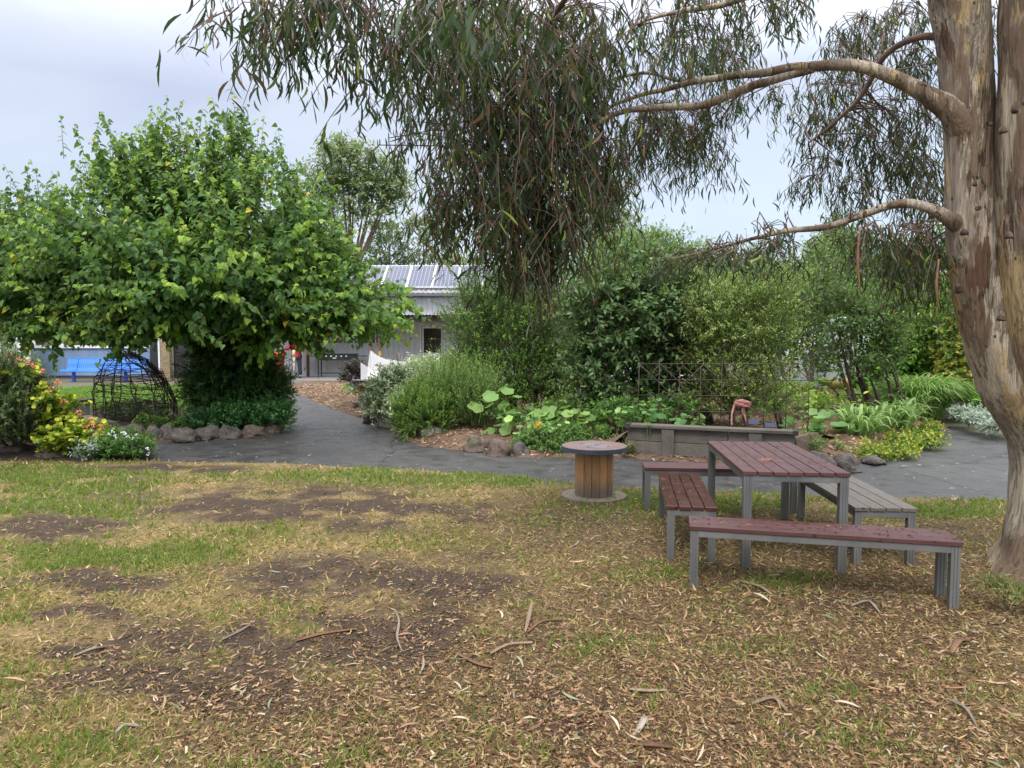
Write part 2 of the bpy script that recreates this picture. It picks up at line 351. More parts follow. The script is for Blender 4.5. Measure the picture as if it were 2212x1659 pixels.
def bush(name, label, cat, lobes, tm, size, pal, nl=10, L=.35, droop=.2, up=.4, inner=.3, spread=.9, mat='leaf', base=None, group=None, stems=5, stem_r=.015, part='foliage', zmin=None, tipw=1.0, wid=None, twigs=True, var=.18, stemmat='bark', kind=None):
    c0 = Vector(lobes[0][0]); base = Vector(base) if base is not None else Vector((c0.x, c0.y, max(0, c0.z-lobes[0][1][2])))
    o = thing(name, label, cat, base, 0, group); S = []; Dd = []; size = size*1.16; wid = (wid or 1.0)*(1.5 if tm == 'needle' else 1.0)
    for c, r, n in lobes:
        s, d = clump(*crown_shoots(c, r, int(n*2.3), inner, up, zmin if zmin is not None else base.z-.02), max(.12, min(r)*.45)); S.append(s); Dd.append(d)
    S = np.concatenate(S); Dd = np.concatenate(Dd); Ls = L*RG.uniform(.6, 1.3, len(S))
    P, D, Nn, t, cur = shoots(S, Dd, Ls, nl, droop, spread)
    C = palette(len(P), *pal, t=t, tipw=tipw, var=var) if len(pal) == 3 else palette(len(P), *pal, var=var)
    sz = size*RG.uniform(.65, 1.25, len(P))*(1-.25*t)
    leafmesh(part, tm, P, D, Nn, sz, C, M[mat], o, None if wid is None else np.full(len(P), wid))
    mb = MB()
    for i in range(stems):
        c, r, n = lobes[i % len(lobes)]; e = Vector(c)+Vector(inell(1)[0]*np.array(r)*.6)
        b_ = Vector((base.x+(c[0]-base.x)*.75*(abs(c[0]-base.x) > .5), base.y, base.z)); mid = (b_*.55+e*.45)+Vector(RG.normal(size=3)*.06); mb.tube(catmull([b_+Vector((RG.normal()*.03, RG.normal()*.03, -.03)), mid, e], 4), lerps([stem_r, stem_r*.7, stem_r*.35], 9), 6)
    if stems: mb.build('stem', M[stemmat], o)
    if twigs: twigmesh('twigs', cur, max(.0025, stem_r*.2), M['twig'], o)
    return o
# value noise on the ground
def vnoise(x, y, s, seed=0):
    x = np.asarray(x)/s+1000.5+seed*17.3; y = np.asarray(y)/s+1000.5+seed*9.1; xi = np.floor(x).astype(int); yi = np.floor(y).astype(int); fx = x-xi; fy = y-yi
    fx = fx*fx*(3-2*fx); fy = fy*fy*(3-2*fy)
    def h(a, b): return np.modf(np.abs(np.sin(a*127.1+b*311.7+seed*74.7)*43758.5453))[0]
    return (h(xi, yi)*(1-fx)+h(xi+1, yi)*fx)*(1-fy)+(h(xi, yi+1)*(1-fx)+h(xi+1, yi+1)*fx)*fy
def fbm(x, y, s, seed=0): return (vnoise(x, y, s, seed)*.5+vnoise(x, y, s/2.1, seed+1)*.27+vnoise(x, y, s/4.3, seed+2)*.15+vnoise(x, y, s/9, seed+3)*.08)
def sdf(px, py, poly):
    """signed distance to a polygon, positive inside"""
    poly = np.array([(p[0], p[1]) for p in poly]); d = np.full(px.shape, 1e9); ins = np.zeros(px.shape, bool)
    for i in range(len(poly)):
        a = poly[i]; b = poly[(i+1) % len(poly)]; e = b-a; wx = px-a[0]; wy = py-a[1]
        t = np.clip((wx*e[0]+wy*e[1])/(e@e+1e-12), 0, 1); d = np.minimum(d, np.hypot(wx-e[0]*t, wy-e[1]*t))
        c = ((a[1] > py) != (b[1] > py)) & (px < (b[0]-a[0])*(py-a[1])/((b[1]-a[1]) or 1e-12)+a[0]); ins ^= c
    return np.where(ins, d, -d)
def smooth(a, b, x): t = np.clip((x-a)/(b-a), 0, 1); return t*t*(3-2*t)
# ================================================================ GROUND
def plane(name, x0, x1, y0, y1, z, mat):
    return MB().face([(x0, y0, z), (x1, y0, z), (x1, y1, z), (x0, y1, z)]).build(name, mat)
tag(plane('ground', -400, 400, -60, 900, -.02, M['soil']), kind='structure')
EDGE = [(-700, 993), (0, 994), (330, 995), (600, 1000), (800, 1010), (1000, 1021), (1250, 1047), (1500, 1058), (1850, 1074), (2180, 1080), (2900, 1090)]
EP = [H(*p) for p in EDGE]; EX = np.array([p.x for p in EP]); EY = np.array([p.y for p in EP])
def edge_y(x): return np.interp(x, EX, EY)+.05*(vnoise(x, x*0, .35, 3)-.5)
# patches of the lawn in view: (x, y, rx, ry, kind) read off the photograph, then laid on the ground
PATCH = {'dirt': [(120, 1145, 150, 22, 1), (190, 1262, 190, 24, .9), (640, 1085, 300, 40, .9), (780, 1110, 240, 40, 1), (720, 1250, 330, 50, .75), (640, 1370, 360, 90, 1), (900, 1270, 220, 60, .8), (560, 1100, 260, 30, .7), (430, 1490, 320, 60, .85), (200, 1420, 150, 25, .8), (1180, 1475, 120, 45, .8), (920, 1310, 130, 50, .9), (1230, 1560, 110, 30, .6), (1020, 1200, 90, 20, .5), (400, 1014, 170, 9, .9), (150, 1330, 130, 14, .5)],
         'green': [(120, 1080, 260, 75, 1), (240, 1200, 260, 35, .7), (900, 1035, 380, 20, 1), (330, 1022, 330, 14, .8), (1500, 1085, 350, 24, .75), (2010, 1105, 170, 26, .8), (200, 1635, 250, 25, .2), (700, 1640, 260, 25, .4), (960, 1655, 160, 30, .4), (1300, 1120, 160, 30, .3), (560, 1150, 200, 30, .3), (1420, 1240, 90, 20, .3), (1700, 1270, 160, 20, .35), (1600, 1400, 120, 20, .25), (1050, 1370, 100, 20, .25), (1750, 1480, 100, 30, .25), (0, 1330, 70, 25, .6), (1300, 1400, 120, 30, .3), (1800, 1600, 200, 50, .3)],
         'straw': [(300, 1300, 460, 60, .9), (200, 1450, 330, 130, .9), (650, 1045, 330, 14, 1), (1000, 1110, 330, 50, .8), (500, 1215, 260, 60, .6), (950, 1200, 230, 60, .6), (1150, 1250, 250, 60, .5), (700, 1470, 160, 70, .4), (60, 1560, 300, 90, .9)],
         'litter': [(1700, 1350, 560, 260, 1), (1400, 1600, 900, 150, 1), (2100, 1250, 260, 150, 1), (1150, 1520, 280, 130, .7), (1350, 1130, 350, 90, .8), (1000, 1430, 200, 150, .5)]}
def weights(X, Y):
    Xp = X+(fbm(X, Y, .5, 5)-.5)*.5; Yp = Y+(fbm(X, Y, .5, 9)-.5)*.5; px, py = proj(Xp, np.maximum(Yp, .6), 0*X); W = {}
    for k, L in PATCH.items():
        w = np.zeros(X.shape)
        for (x, y, rx, ry, s) in L: w = np.maximum(w, s*np.clip(1.35-np.sqrt(((px-x)/rx)**2+((py-y)/ry)**2), 0, 1)/.6)
        W[k] = np.clip(w, 0, 1)
    n1 = fbm(X, Y, .45, 21); n2 = fbm(X, Y, .22, 31); n3 = fbm(X, Y, .9, 41)
    W['dirt'] = np.clip(W['dirt']*smooth(.24, .50, n2*.6+n1*.4)+.5*smooth(.60, .72, n1), 0, 1)
    W['green'] = np.clip(W['green']*smooth(.25, .5, n1)+.30*smooth(.55, .7, n3)*(1-W['litter']*.9)+.22*smooth(.6, .72, n2), 0, 1)*(1-.8*W['dirt'])
    W['straw'] = np.clip(W['straw']*smooth(.25, .5, n3)+.2, 0, 1)*(1-.6*W['dirt'])*(1-.8*W['litter'])
    return W
gx = np.arange(-8.4, 8.4, .04); gy = np.arange(.9, 10.2, .04); GX, GY = np.meshgrid(gx, gy)
ey = edge_y(GX); dz = smooth(-.12, .10, ey-GY)
Wg = weights(GX, GY); relief = (fbm(GX, GY, .8, 51)-.5)*.035+(fbm(GX, GY, .12, 61)-.5)*.018
def lawn_z(X, Y): return .022*smooth(-.12, .10, edge_y(X)-Y)-.012+((fbm(X, Y, .8, 51)-.5)*.035+(fbm(X, Y, .12, 61)-.5)*.018)*smooth(0, .4, edge_y(X)-Y)
GZ = lawn_z(GX, GY)-.02*(1-dz)
def mixc(a, b, w): return a*(1-w[..., None])+b*w[..., None]
dirt = np.array([.062, .043, .030]); straw = np.array([.27, .185, .085]); green = np.array([.085, .105, .025]); litt = np.array([.10, .062, .036])
gc = mixc(np.array([.20, .145, .07])+np.zeros(GX.shape+(3,)), straw, Wg['straw']); gc = mixc(gc, litt, Wg['litter']*.8); gc = mixc(gc, green, Wg['green']*.8); gc = mixc(gc, dirt, Wg['dirt'])
gc = gc*(.75+.5*fbm(GX, GY, .1, 71)[..., None])
nr, nc = GX.shape; V = np.stack([GX, GY, GZ], -1).reshape(-1, 3); idx = np.arange(nr*nc).reshape(nr, nc)
F = np.stack([idx[:-1, :-1], idx[:-1, 1:], idx[1:, 1:], idx[1:, :-1]], -1).reshape(-1, 4); keep = (ey-GY)[:-1, :-1].reshape(-1) > -.3; F = F[keep]
def gridmesh(name, V, F, C, mat, kind='structure'):
    me = bpy.data.meshes.new(name); me.vertices.add(len(V)); me.vertices.foreach_set('co', V.reshape(-1).astype(np.float32))
    me.loops.add(F.size); me.loops.foreach_set('vertex_index', F.reshape(-1).astype(np.int32)); me.polygons.add(len(F))
    me.polygons.foreach_set('loop_start', (np.arange(len(F))*4).astype(np.int32)); me.polygons.foreach_set('use_smooth', np.ones(len(F), bool)); me.update(calc_edges=True)
    setcol(me, C.reshape(-1, 3)); return tag(link(name, me, mat), kind=kind)
gridmesh('lawn', V, F, gc, M['ground'])
# ---- asphalt path
pm = MB(); xs = np.linspace(EX[0], EX[-1], 160)
for a, b in zip(xs[:-1], xs[1:]): pm.face([(a, edge_y(a)-.25, -.006), (b, edge_y(b)-.25, -.006), (b, 27.2, -.004), (a, 27.2, -.004)])
pm.build('path', M['asphalt']).__setitem__('kind', 'structure')
# ---- grass and litter on the lawn
def frustum_pts(n, y0, y1, pw=1.0):
    """points on the lawn spread so that they are about equally dense in the picture"""
    u = RG.random(n); inv_ = 1/y0+(1/y1-1/y0)*u; Y = 1/inv_; Y = y0+(y1-y0)*((Y-y0)/(y1-y0))**pw; X = (RG.random(n)*2-1)*(.82*Y+1.3); k = (Y < edge_y(X)+.02) & (np.abs(X) < 8.3); return X[k], Y[k]
def grass(n, y0, y1, name, label):
    X, Y = frustum_pts(n, y0, y1, .8); W = weights(X, Y); dens = np.clip(.10+.85*W['green']+.75*W['straw']+.12*W['litter']*(1-W['green']), 0, 1)*(1-.85*W['dirt']); k = RG.random(len(X)) < dens
    X, Y = X[k], Y[k]; g = np.clip(W['green'][k]*.85+.06*RG.random(len(X)), 0, 1); m = len(X); isg = RG.random(m) < g
    P = np.stack([X, Y, lawn_z(X, Y)-.003], -1); lean = np.where(isg, RG.uniform(.25, 1.0, m), RG.uniform(1.0, 4.0, m))
    a = RG.uniform(0, 6.283, m); D = np.stack([np.cos(a)*lean, np.sin(a)*lean, np.ones(m)], -1); C = np.where(isg[:, None], palette(m, (.075, .13, .022), (.18, .20, .04), var=.25), palette(m, (.42, .31, .14), (.20, .135, .06), var=.32))
    tag(leafmesh(name, 'blade', P, D, rdir(m), RG.uniform(.018, .045, m)*np.where(isg, 1.0, .95)*(1+.07*Y), C, M['leaf'], W=1.2+.25*Y), label, 'grass', kind='stuff')
grass(330000, 2.1, 9.8, 'grass', 'patchy green and straw coloured lawn grass')
def chips(n, y0, y1, name, label, lo, hi, cols, key, tm='chip', mat='dry', base=.05, W=None, lift=.004):
    X, Y = frustum_pts(n, y0, y1, .85); w = weights(X, Y); d = np.clip(base+sum(w[k]*s for k, s in key.items()), 0, 1); k = RG.random(len(X)) < d; X, Y = X[k], Y[k]; m = len(X)
    a = RG.uniform(0, 6.283, m); D = np.stack([np.cos(a), np.sin(a), RG.normal(size=m)*.18], -1); Nn = np.array([0, 0, 1.])+RG.normal(size=(m, 3))*.45
    ci = RG.integers(0, len(cols), m); C = np.array(cols)[ci]*(1+RG.normal(size=(m, 1))*.2); S = lo+(hi-lo)*RG.random(m)**2.2
    P = np.stack([X, Y, lawn_z(X, Y)+lift+RG.random(m)*.006], -1); tag(leafmesh(name, tm, P, D, Nn, S, C, M[mat], W=W if W is None else np.full(m, W)), label, 'litter', kind='stuff')
LC = [(.26, .155, .08), (.20, .11, .055), (.12, .062, .033), (.29, .19, .10), (.34, .255, .155), (.055, .032, .02), (.15, .08, .043), (.075, .043, .027), (.10, .055, .032)]
chips(260000, 2.1, 9.5, 'bark_litter', 'brown and tan bark chips strewn over the lawn', .007, .036, LC, {'litter': .85, 'dirt': .20, 'straw': .12}, base=.10)
chips(3400, 2.1, 9.0, 'fallen_leaves', 'dry curled gum leaves scattered on the lawn', .04, .12, [(.38, .25, .15), (.30, .16, .09), (.46, .38, .27), (.22, .12, .07), (.33, .30, .20), (.40, .22, .16), (.17, .20, .12)], {'litter': .6, 'dirt': .35}, 'gum', base=.12, lift=.01, W=.75)
# ================================================================ BEDS
def bed(name, poly, h, soil, chipn, chipcols, cell=.12, rise=.55, csize=(.03, .09), chipname='wood_chips', label=None, yb=None):
    poly = [(p.x, p.y) for p in poly]; x0 = min(p[0] for p in poly)-.4; x1 = max(p[0] for p in poly)+.4; y0 = min(p[1] for p in poly)-.4; y1 = max(p[1] for p in poly)+.4
    X, Y = np.meshgrid(np.arange(x0, x1, cell), np.arange(y0, y1, cell)); d = sdf(X, Y, poly)+(fbm(X, Y, .5, 81)-.5)*.25
    hz = lambda X, Y, d: np.where(d > 0, .012+h*smooth(0, rise, d)+(fbm(X, Y, .6, 91)-.5)*.06*smooth(0, rise, d), -.03+.2*np.maximum(d, -.3))
    Z = hz(X, Y, d); nr, nc = X.shape; idx = np.arange(nr*nc).reshape(nr, nc); F = np.stack([idx[:-1, :-1], idx[:-1, 1:], idx[1:, 1:], idx[1:, :-1]], -1).reshape(-1, 4)
    dm = d.reshape(-1); F = F[dm[F].max(1) > -.25]; C = np.array(soil)[None]*(.6+.8*fbm(X, Y, .4, 95).reshape(-1, 1)); gridmesh(name, np.stack([X, Y, Z], -1).reshape(-1, 3), F, C, M['mulch'])
    if chipn:
        xx = RG.uniform(x0, x1, chipn*3); yb0, yb1 = yb or (y0, y1); yy = RG.uniform(yb0, yb1, chipn*3); dd = sdf(xx, yy, poly)+(fbm(xx, yy, .5, 81)-.5)*.25; k = dd > -.02; xx, yy, dd = xx[k][:chipn], yy[k][:chipn], dd[k][:chipn]; m = len(xx)
        a = RG.uniform(0, 6.283, m); D = np.stack([np.cos(a), np.sin(a), RG.normal(size=m)*.3], -1); Nn = np.array([0, 0, 1.])+RG.normal(size=(m, 3))*.5
        tag(leafmesh(chipname, 'chip', np.stack([xx, yy, hz(xx, yy, dd)+.008], -1), D, Nn, RG.uniform(*csize, m), np.array(chipcols)[RG.integers(0, len(chipcols), m)]*(1+RG.normal(size=(m, 1))*.18), M['dry']), label, 'wood chips', kind='stuff')
WC = [(.34, .22, .14), (.26, .155, .095), (.44, .32, .21), (.17, .10, .065), (.30, .20, .14)]
island = [H(*p) for p in [(236, 958), (330, 955), (480, 950), (600, 936), (640, 905), (628, 872), (600, 848), (560, 838), (300, 838), (60, 838), (-120, 850), (-160, 900), (60, 940)]]
bed('garden_bed', island, .05, (.075, .055, .042), 5000, [(.30, .17, .10), (.20, .11, .07), (.14, .08, .05)], label='brown bark mulch on the bed of the woven twig dome')
leftbed = [H(*p) for p in [(-260, 1000), (0, 998), (325, 994), (326, 978), (250, 950), (60, 938), (-260, 935)]]
bed('garden_soil', leftbed, .10, (.05, .038, .03), 0, None)
central = [H(*p) for p in [(612, 833), (640, 850), (720, 884), (800, 908), (860, 938), (900, 962), (1000, 972), (1120, 986), (1350, 990), (1500, 998), (1720, 1002), (1870, 1000), (1960, 970), (2040, 928), (2010, 898), (1970, 868), (1930, 850)]]
central = central+[Vector((11, 24, 0)), Vector((11, 26, 0)), Vector((2, 26, 0)), H(860, 829)]
bed('planted_bed', central, .16, (.14, .09, .06), 42000, WC, .1, .7, label='orange brown wood chips covering the planted bed', yb=(9, 24))
rightbed = [H(2056, 883), H(2110, 900), H(2175, 928), H(2350, 960), H(3000, 1010), Vector((26, 9, 0)), Vector((26, 27, 0)), Vector((11, 27, 0))]
bed('border_bed', rightbed, .10, (.09, .062, .045), 7000, [(.25, .15, .09), (.16, .09, .06), (.32, .2, .12)], .1, .4, chipname='leaf_mulch', label='dark leaf mulch under the silver border plants', yb=(10, 18))
bm_ = [H(60, 889), H(100, 893), H(300, 893), H(430, 890), H(560, 876), H(560, 840), H(60, 840)]
poly = [(p.x, p.y) for p in bm_]
X, Y = np.meshgrid(np.arange(-16, -3, .15), np.arange(15, 25, .15)); d = sdf(X, Y, poly)+(fbm(X, Y, .8, 7)-.5)*.3; nr, nc = X.shape; idx = np.arange(nr*nc).reshape(nr, nc); F = np.stack([idx[:-1, :-1], idx[:-1, 1:], idx[1:, 1:], idx[1:, :-1]], -1).reshape(-1, 4); F = F[d.reshape(-1)[F].max(1) > -.1]
gridmesh('back_lawn', np.stack([X, Y, .085+.01*smooth(0, .3, d)-.06*smooth(.05, -.15, d)], -1).reshape(-1, 3), F, np.array([[.09, .16, .03]])*(.8+.4*fbm(X, Y, .5, 3).reshape(-1, 1)), M['ground'])
xx = RG.uniform(-14, -3.5, 60000); yy = RG.uniform(15, 24.5, 60000); k = sdf(xx, yy, poly) > -.05; xx, yy = xx[k], yy[k]; m = len(xx)
tag(leafmesh('short_grass', 'blade', np.stack([xx, yy, xx*0+.09], -1), np.array([0, 0, 1.])+RG.normal(size=(m, 3))*.5, rdir(m), RG.uniform(.06, .11, m), palette(m, (.08, .17, .025), (.16, .26, .05)), M['leaf'], W=np.full(m, 3.0)), 'bright green mown grass behind the woven twig dome', 'grass', kind='stuff')
def bz(X, Y, h=.16):                                     # height of the central bed
    d = float(sdf(np.array([X]), np.array([Y]), [(p.x, p.y) for p in central])[0]); t = max(0, min(1, d/.7)); return .012+h*t*t*(3-2*t) if d > 0 else 0
def HB(x, y): p = H(x, y, .1); return Vector((p.x, p.y, bz(p.x, p.y)))
# small yellow leaves on asphalt
def litter(n, x0, x1, y0, y1, name, label, cols, s=(.03, .07)):
    xx = RG.uniform(x0, x1, n); yy = RG.uniform(y0, y1, n); P = np.stack([xx, yy, xx*0+.004], -1); a = RG.uniform(0, 6.283, n)
    tag(leafmesh(name, 'gum', P, np.stack([np.cos(a), np.sin(a), a*0], -1), np.array([0, 0, 1.])+RG.normal(size=(n, 3))*.3, RG.uniform(*s, n), np.array(cols)[RG.integers(0, len(cols), n)], M['dry'], W=np.full(n, 1.2)), label, 'leaf litter', kind='stuff')
litter(1300, -6, 8, 7.4, 14, 'path_litter', 'small pale leaves dropped on the wet asphalt path', [(.5, .42, .25), (.35, .22, .12), (.45, .42, .38), (.2, .12, .07)], (.02, .055))
# ================================================================ FURNITURE
def slat_furniture(name, label, cat, corners, z, nplank, pmat, leg=.05, plank_along=True, th=.028, over=.012, group=None, legs_splay=0):
    """corners of the top: near-left, near-right, far-right, far-left; planks run along the long side"""
    nl, nr_, fr, fl = [Vector(c) for c in corners]; c = (nl+nr_+fr+fl)/4; ex = ((nr_-nl)+(fr-fl))/2; eyv = ((fl-nl)+(fr-nr_))/2
    if ex.length > eyv.length: ax, L, Wd = ex, ex.length, eyv.length
    else: ax, L, Wd = eyv, eyv.length, ex.length
    rz = math.atan2(ax.y, ax.x)-math.pi/2                       # local Y = long axis
    o = thing(name, label, cat, (c.x, c.y, 0), rz, group); pw = Wd/nplank
    for i in range(nplank):
        x0 = -Wd/2+i*pw; MB().box((x0+.003, -L/2+random.uniform(0, .006), z-th), (x0+pw-.004, L/2-random.uniform(0, .004), z+random.uniform(-.0012, .0012))).build('plank', M[pmat], o, False, .003)
    b = z-th-.001; hx, hy = Wd/2-over, L/2-over; fr_ = MB(); rw, rh = .03, .045
    fr_.box((-hx+leg, -hy, b-rh), (hx-leg, -hy+rw, b)); fr_.box((-hx+leg, hy-rw, b-rh), (hx-leg, hy, b))
    fr_.box((-hx, -hy+leg, b-rh), (-hx+rw, hy-leg, b)); fr_.box((hx-rw, -hy+leg, b-rh), (hx, hy-leg, b))
    fr_.box((-hx+rw+.001, -.02, b-rh+.006), (hx-rw-.001, .02, b-.002)); fr_.build('frame', M['alu'], o, False, .003)
    for sx in (-1, 1):
        for sy in (-1, 1):
            x0 = sx*hx-(leg if sx > 0 else 0); y0 = sy*hy-(leg if sy > 0 else 0); mb = MB(); g_ = .004; mb.box((x0+g_, y0+g_, -.015), (x0+leg-g_, y0+leg-g_, b))
            for ia in (0, 1, 2):
                for ib in (0, 1, 2):                            # grooved extrusion
                    if ia == 1 and ib == 1: continue
                    xa = x0+ia*(leg+.004)/3; ya = y0+ib*(leg+.004)/3; mb.box((xa, ya, -.014), (xa+(leg-.008)/3, ya+(leg-.008)/3, b-.001))
            lg = mb.build('leg', M['alu'], o, False)
    return o
BH = .43
def HC(pts, z): return [H(x, y, z) for x, y in pts]
slat_furniture('outdoor_table', 'tall maroon slatted outdoor table with metal legs standing among four benches', 'table', HC([(1599.5, 1015.9), (1846.5, 1024.8), (1707.3, 957.3), (1527.7, 949.8)], .72), .72, 7, 'maroon', .058, group=None)
slat_furniture('outdoor_bench', 'long maroon bench nearest the camera, seen from its side in front of the table', 'bench', HC([(1485.5, 1136), (2086, 1173), (2042.5, 1144), (1490, 1113)], BH), BH, 3, 'maroon', .052, group='benches around the slatted table')
slat_furniture('outdoor_bench', 'wet dark-spotted maroon bench end-on to the left of the table', 'bench', HC([(1439, 1093), (1551, 1096.5), (1510, 1024), (1420, 1019)], BH), BH, 4, 'maroon2', .052, group='benches around the slatted table')
slat_furniture('outdoor_bench', 'maroon bench behind the table along the lawn edge', 'bench', [Vector((1.265, 6.74, 0)), Vector((2.70, 6.60, 0)), Vector((2.73, 6.94, 0)), Vector((1.30, 7.08, 0))], BH, 3, 'maroon', .052, group='benches around the slatted table')
slat_furniture('outdoor_bench', 'unpainted weathered grey bench to the right of the table', 'bench', [Vector((2.50, 5.08, 0)), Vector((2.95, 5.12, 0)), Vector((3.07, 6.46, 0)), Vector((2.62, 6.46, 0))], BH, 4, 'greyplank', .052, group='benches around the slatted table')
def spool(loc, r, h, rd, name, label, topm, rimm, rz=0, nst=15, discm='disc'):
    o = thing(name, label, 'spool table', loc, rz); th = .045
    def disc(z0, z1, rr, part, mat):
        mb = MB(); nb = 6; w = 2*rr/nb                            # boards cut to a circle, with small gaps
        for i in range(nb):
            a = -rr+i*w+.002; b = -rr+(i+1)*w-.002; pts = []
            for x in np.linspace(a, b, 7): pts.append((x, -math.sqrt(max(0, rr*rr-x*x))))
            for x in np.linspace(b, a, 7): pts.append((x, math.sqrt(max(0, rr*rr-x*x))))
            n = len(mb.v); k = len(pts); zj = random.uniform(0, .002)
            for z in (z0, z1+zj): mb.v += [(x, y, z) for x, y in pts]
            mb.f.append(tuple(n+q for q in range(k))[::-1]); mb.f.append(tuple(n+k+q for q in range(k))); mb.sm += [False, False]
            for q in range(k): mb.f.append((n+q, n+(q+1) % k, n+k+(q+1) % k, n+k+q)); mb.sm.append(False)
        return mb.build(part, mat, o, False, .002)
    disc(-.005, th, r, 'base_disc', M[discm]); t = disc(h-th, h, r, 'tabletop', M[topm])
    rim = MB(); k = 48
    for i in range(k):
        a0, a1 = 2*math.pi*i/k, 2*math.pi*(i+1)/k; p = lambda a, R, z: (R*math.cos(a), R*math.sin(a), z)
        rim.face([p(a0, r+.003, h-th-.002), p(a1, r+.003, h-th-.002), p(a1, r+.003, h-.002), p(a0, r+.003, h-.002)]); rim.face([p(a0, r+.003, h-.002), p(a1, r+.003, h-.002), p(a1, r-.003, h+.001), p(a0, r-.003, h+.001)])
    rim.build('rim', M[rimm], o, False)
    for i in range(nst):
        a = 2*math.pi*i/nst; w = rd*math.tan(math.pi/nst)-.003; Mx = Matrix.Rotation(a, 4, 'Z'); MB().box((rd*.90, -w, th), (rd+random.uniform(0, .004), w, h-th-.001), Mx).build('stave', M['drum'], o, False, .003)
    MB().cyl((0, 0, th), (0, 0, h-th-.002), rd*.88, 20).build('core', M['bark'], o, False)
    if r > .32:
        for i in range(4):
            a = i*math.pi/2+.5; MB().cyl((r*.45*math.cos(a), r*.45*math.sin(a), h), (r*.45*math.cos(a), r*.45*math.sin(a), h+.006), .012, 10).build('bolt', M['alu'], o, False)
    return o
p = H(1283, 1077); spool((p.x, p.y, 0), .337, .56, .195, 'spool_table', 'large cable spool table with pink and blue painted top on the lawn', 'toppaint', 'navy', .5)
p = HB(788, 877); spool((p.x, p.y, p.z), .29, .56, .15, 'spool_table', 'small faded cable spool table on the wood chips beside variegated shrub', 'toppaint', 'navy', .2, 12)
# fallen gum blossoms on the table
for (zx, zy) in ((540, 1312), (572, 1310)):
    p = H(zx*.336+1469, zy*.336+553, .735); s = rdir(40)*np.array([1, 1, .5]); s[:, 2] = abs(s[:, 2])
    o = leafmesh('gum_blossom', 'needle', np.tile(np.array(p), (40, 1)), s, rdir(40), np.full(40, .026), palette(40, (.62, .16, .14), (.75, .33, .28)), M['petal'])
    tag(o, 'fallen coral pink gum blossom on the maroon table top, one of a touching pair', 'blossom', 'gum blossoms on the table')
# specks of leaf on the tops
def specks(pts, z, n, label, name='leaf_specks'):
    a, b, c, d = [np.array(q) for q in pts]; u = RG.random((n, 1)); v = RG.random((n, 1)); P = a+(b-a)*u+(d-a)*v; P[:, 2] = z+.004; ang = RG.uniform(0, 6.28, n)
    tag(leafmesh(name, 'chip', P, np.stack([np.cos(ang), np.sin(ang), ang*0], -1), np.array([0, 0, 1.])+rdir(n)*.2, RG.uniform(.010, .036, n)*RG.random(n)**.5, np.array([(.03, .014, .01), (.35, .22, .12), (.05, .02, .015), (.02, .010, .008), (.035, .015, .012), (.025, .012, .01)])[RG.integers(0, 6, n)], M['dry']), label, 'litter', kind='stuff')
specks(HC([(1610, 1011), (1830, 1018), (1700, 960), (1535, 953)], .72), .72, 230, 'dark leaf specks stuck on the wet maroon table top')
specks(HC([(1492, 1133), (2070, 1169), (2036, 1146), (1496, 1116)], BH), BH, 170, 'small leaf specks on the nearest maroon bench')
specks(HC([(1440, 1088), (1545, 1090), (1508, 1026), (1424, 1021)], BH), BH, 150, 'dark leaf specks on the spotted maroon bench left of the table')
# individual bark strips that stand out on the ground
def bark_strip(pts, w, col, label, cat='bark strip'):
    mb = MB(); P = catmull([H(x, y)+Vector((0, 0, .02+lift)) for x, y, lift in pts], 5); m = len(P)
    for i, q in enumerate(P):
        t = (P[min(i+1, m-1)]-P[max(i-1, 0)]).normalized(); s = t.cross(Vector((0, 0, 1))).normalized(); ww = w*.72*(.35+.65*math.sin(math.pi*(i+.6)/(m+.4)))
        mb.v += [tuple(q-s*ww+Vector((0, 0, .006))), tuple(q+Vector((0, 0, -.004))), tuple(q+s*ww+Vector((0, 0, .008))), tuple(q+Vector((0, 0, -.010)))]
    for i in range(m-1):
        a = i*4
        for j in range(4): mb.f.append((a+j, a+(j+1) % 4, a+4+(j+1) % 4, a+4+j)); mb.sm.append(True)
    o = mb.build('bark_strip', M[col]); return tag(o, label, cat, 'bark strips lying on the lawn')
M['bk1'] = timber('pale_bark', (.42, .31, .20), (.24, .16, .10), (20, 20, 4)); M['bk2'] = timber('red_brown_bark', (.26, .13, .075), (.13, .065, .04), (20, 20, 4)); M['bk3'] = timber('grey_bark', (.36, .31, .25), (.20, .17, .13), (20, 20, 4))
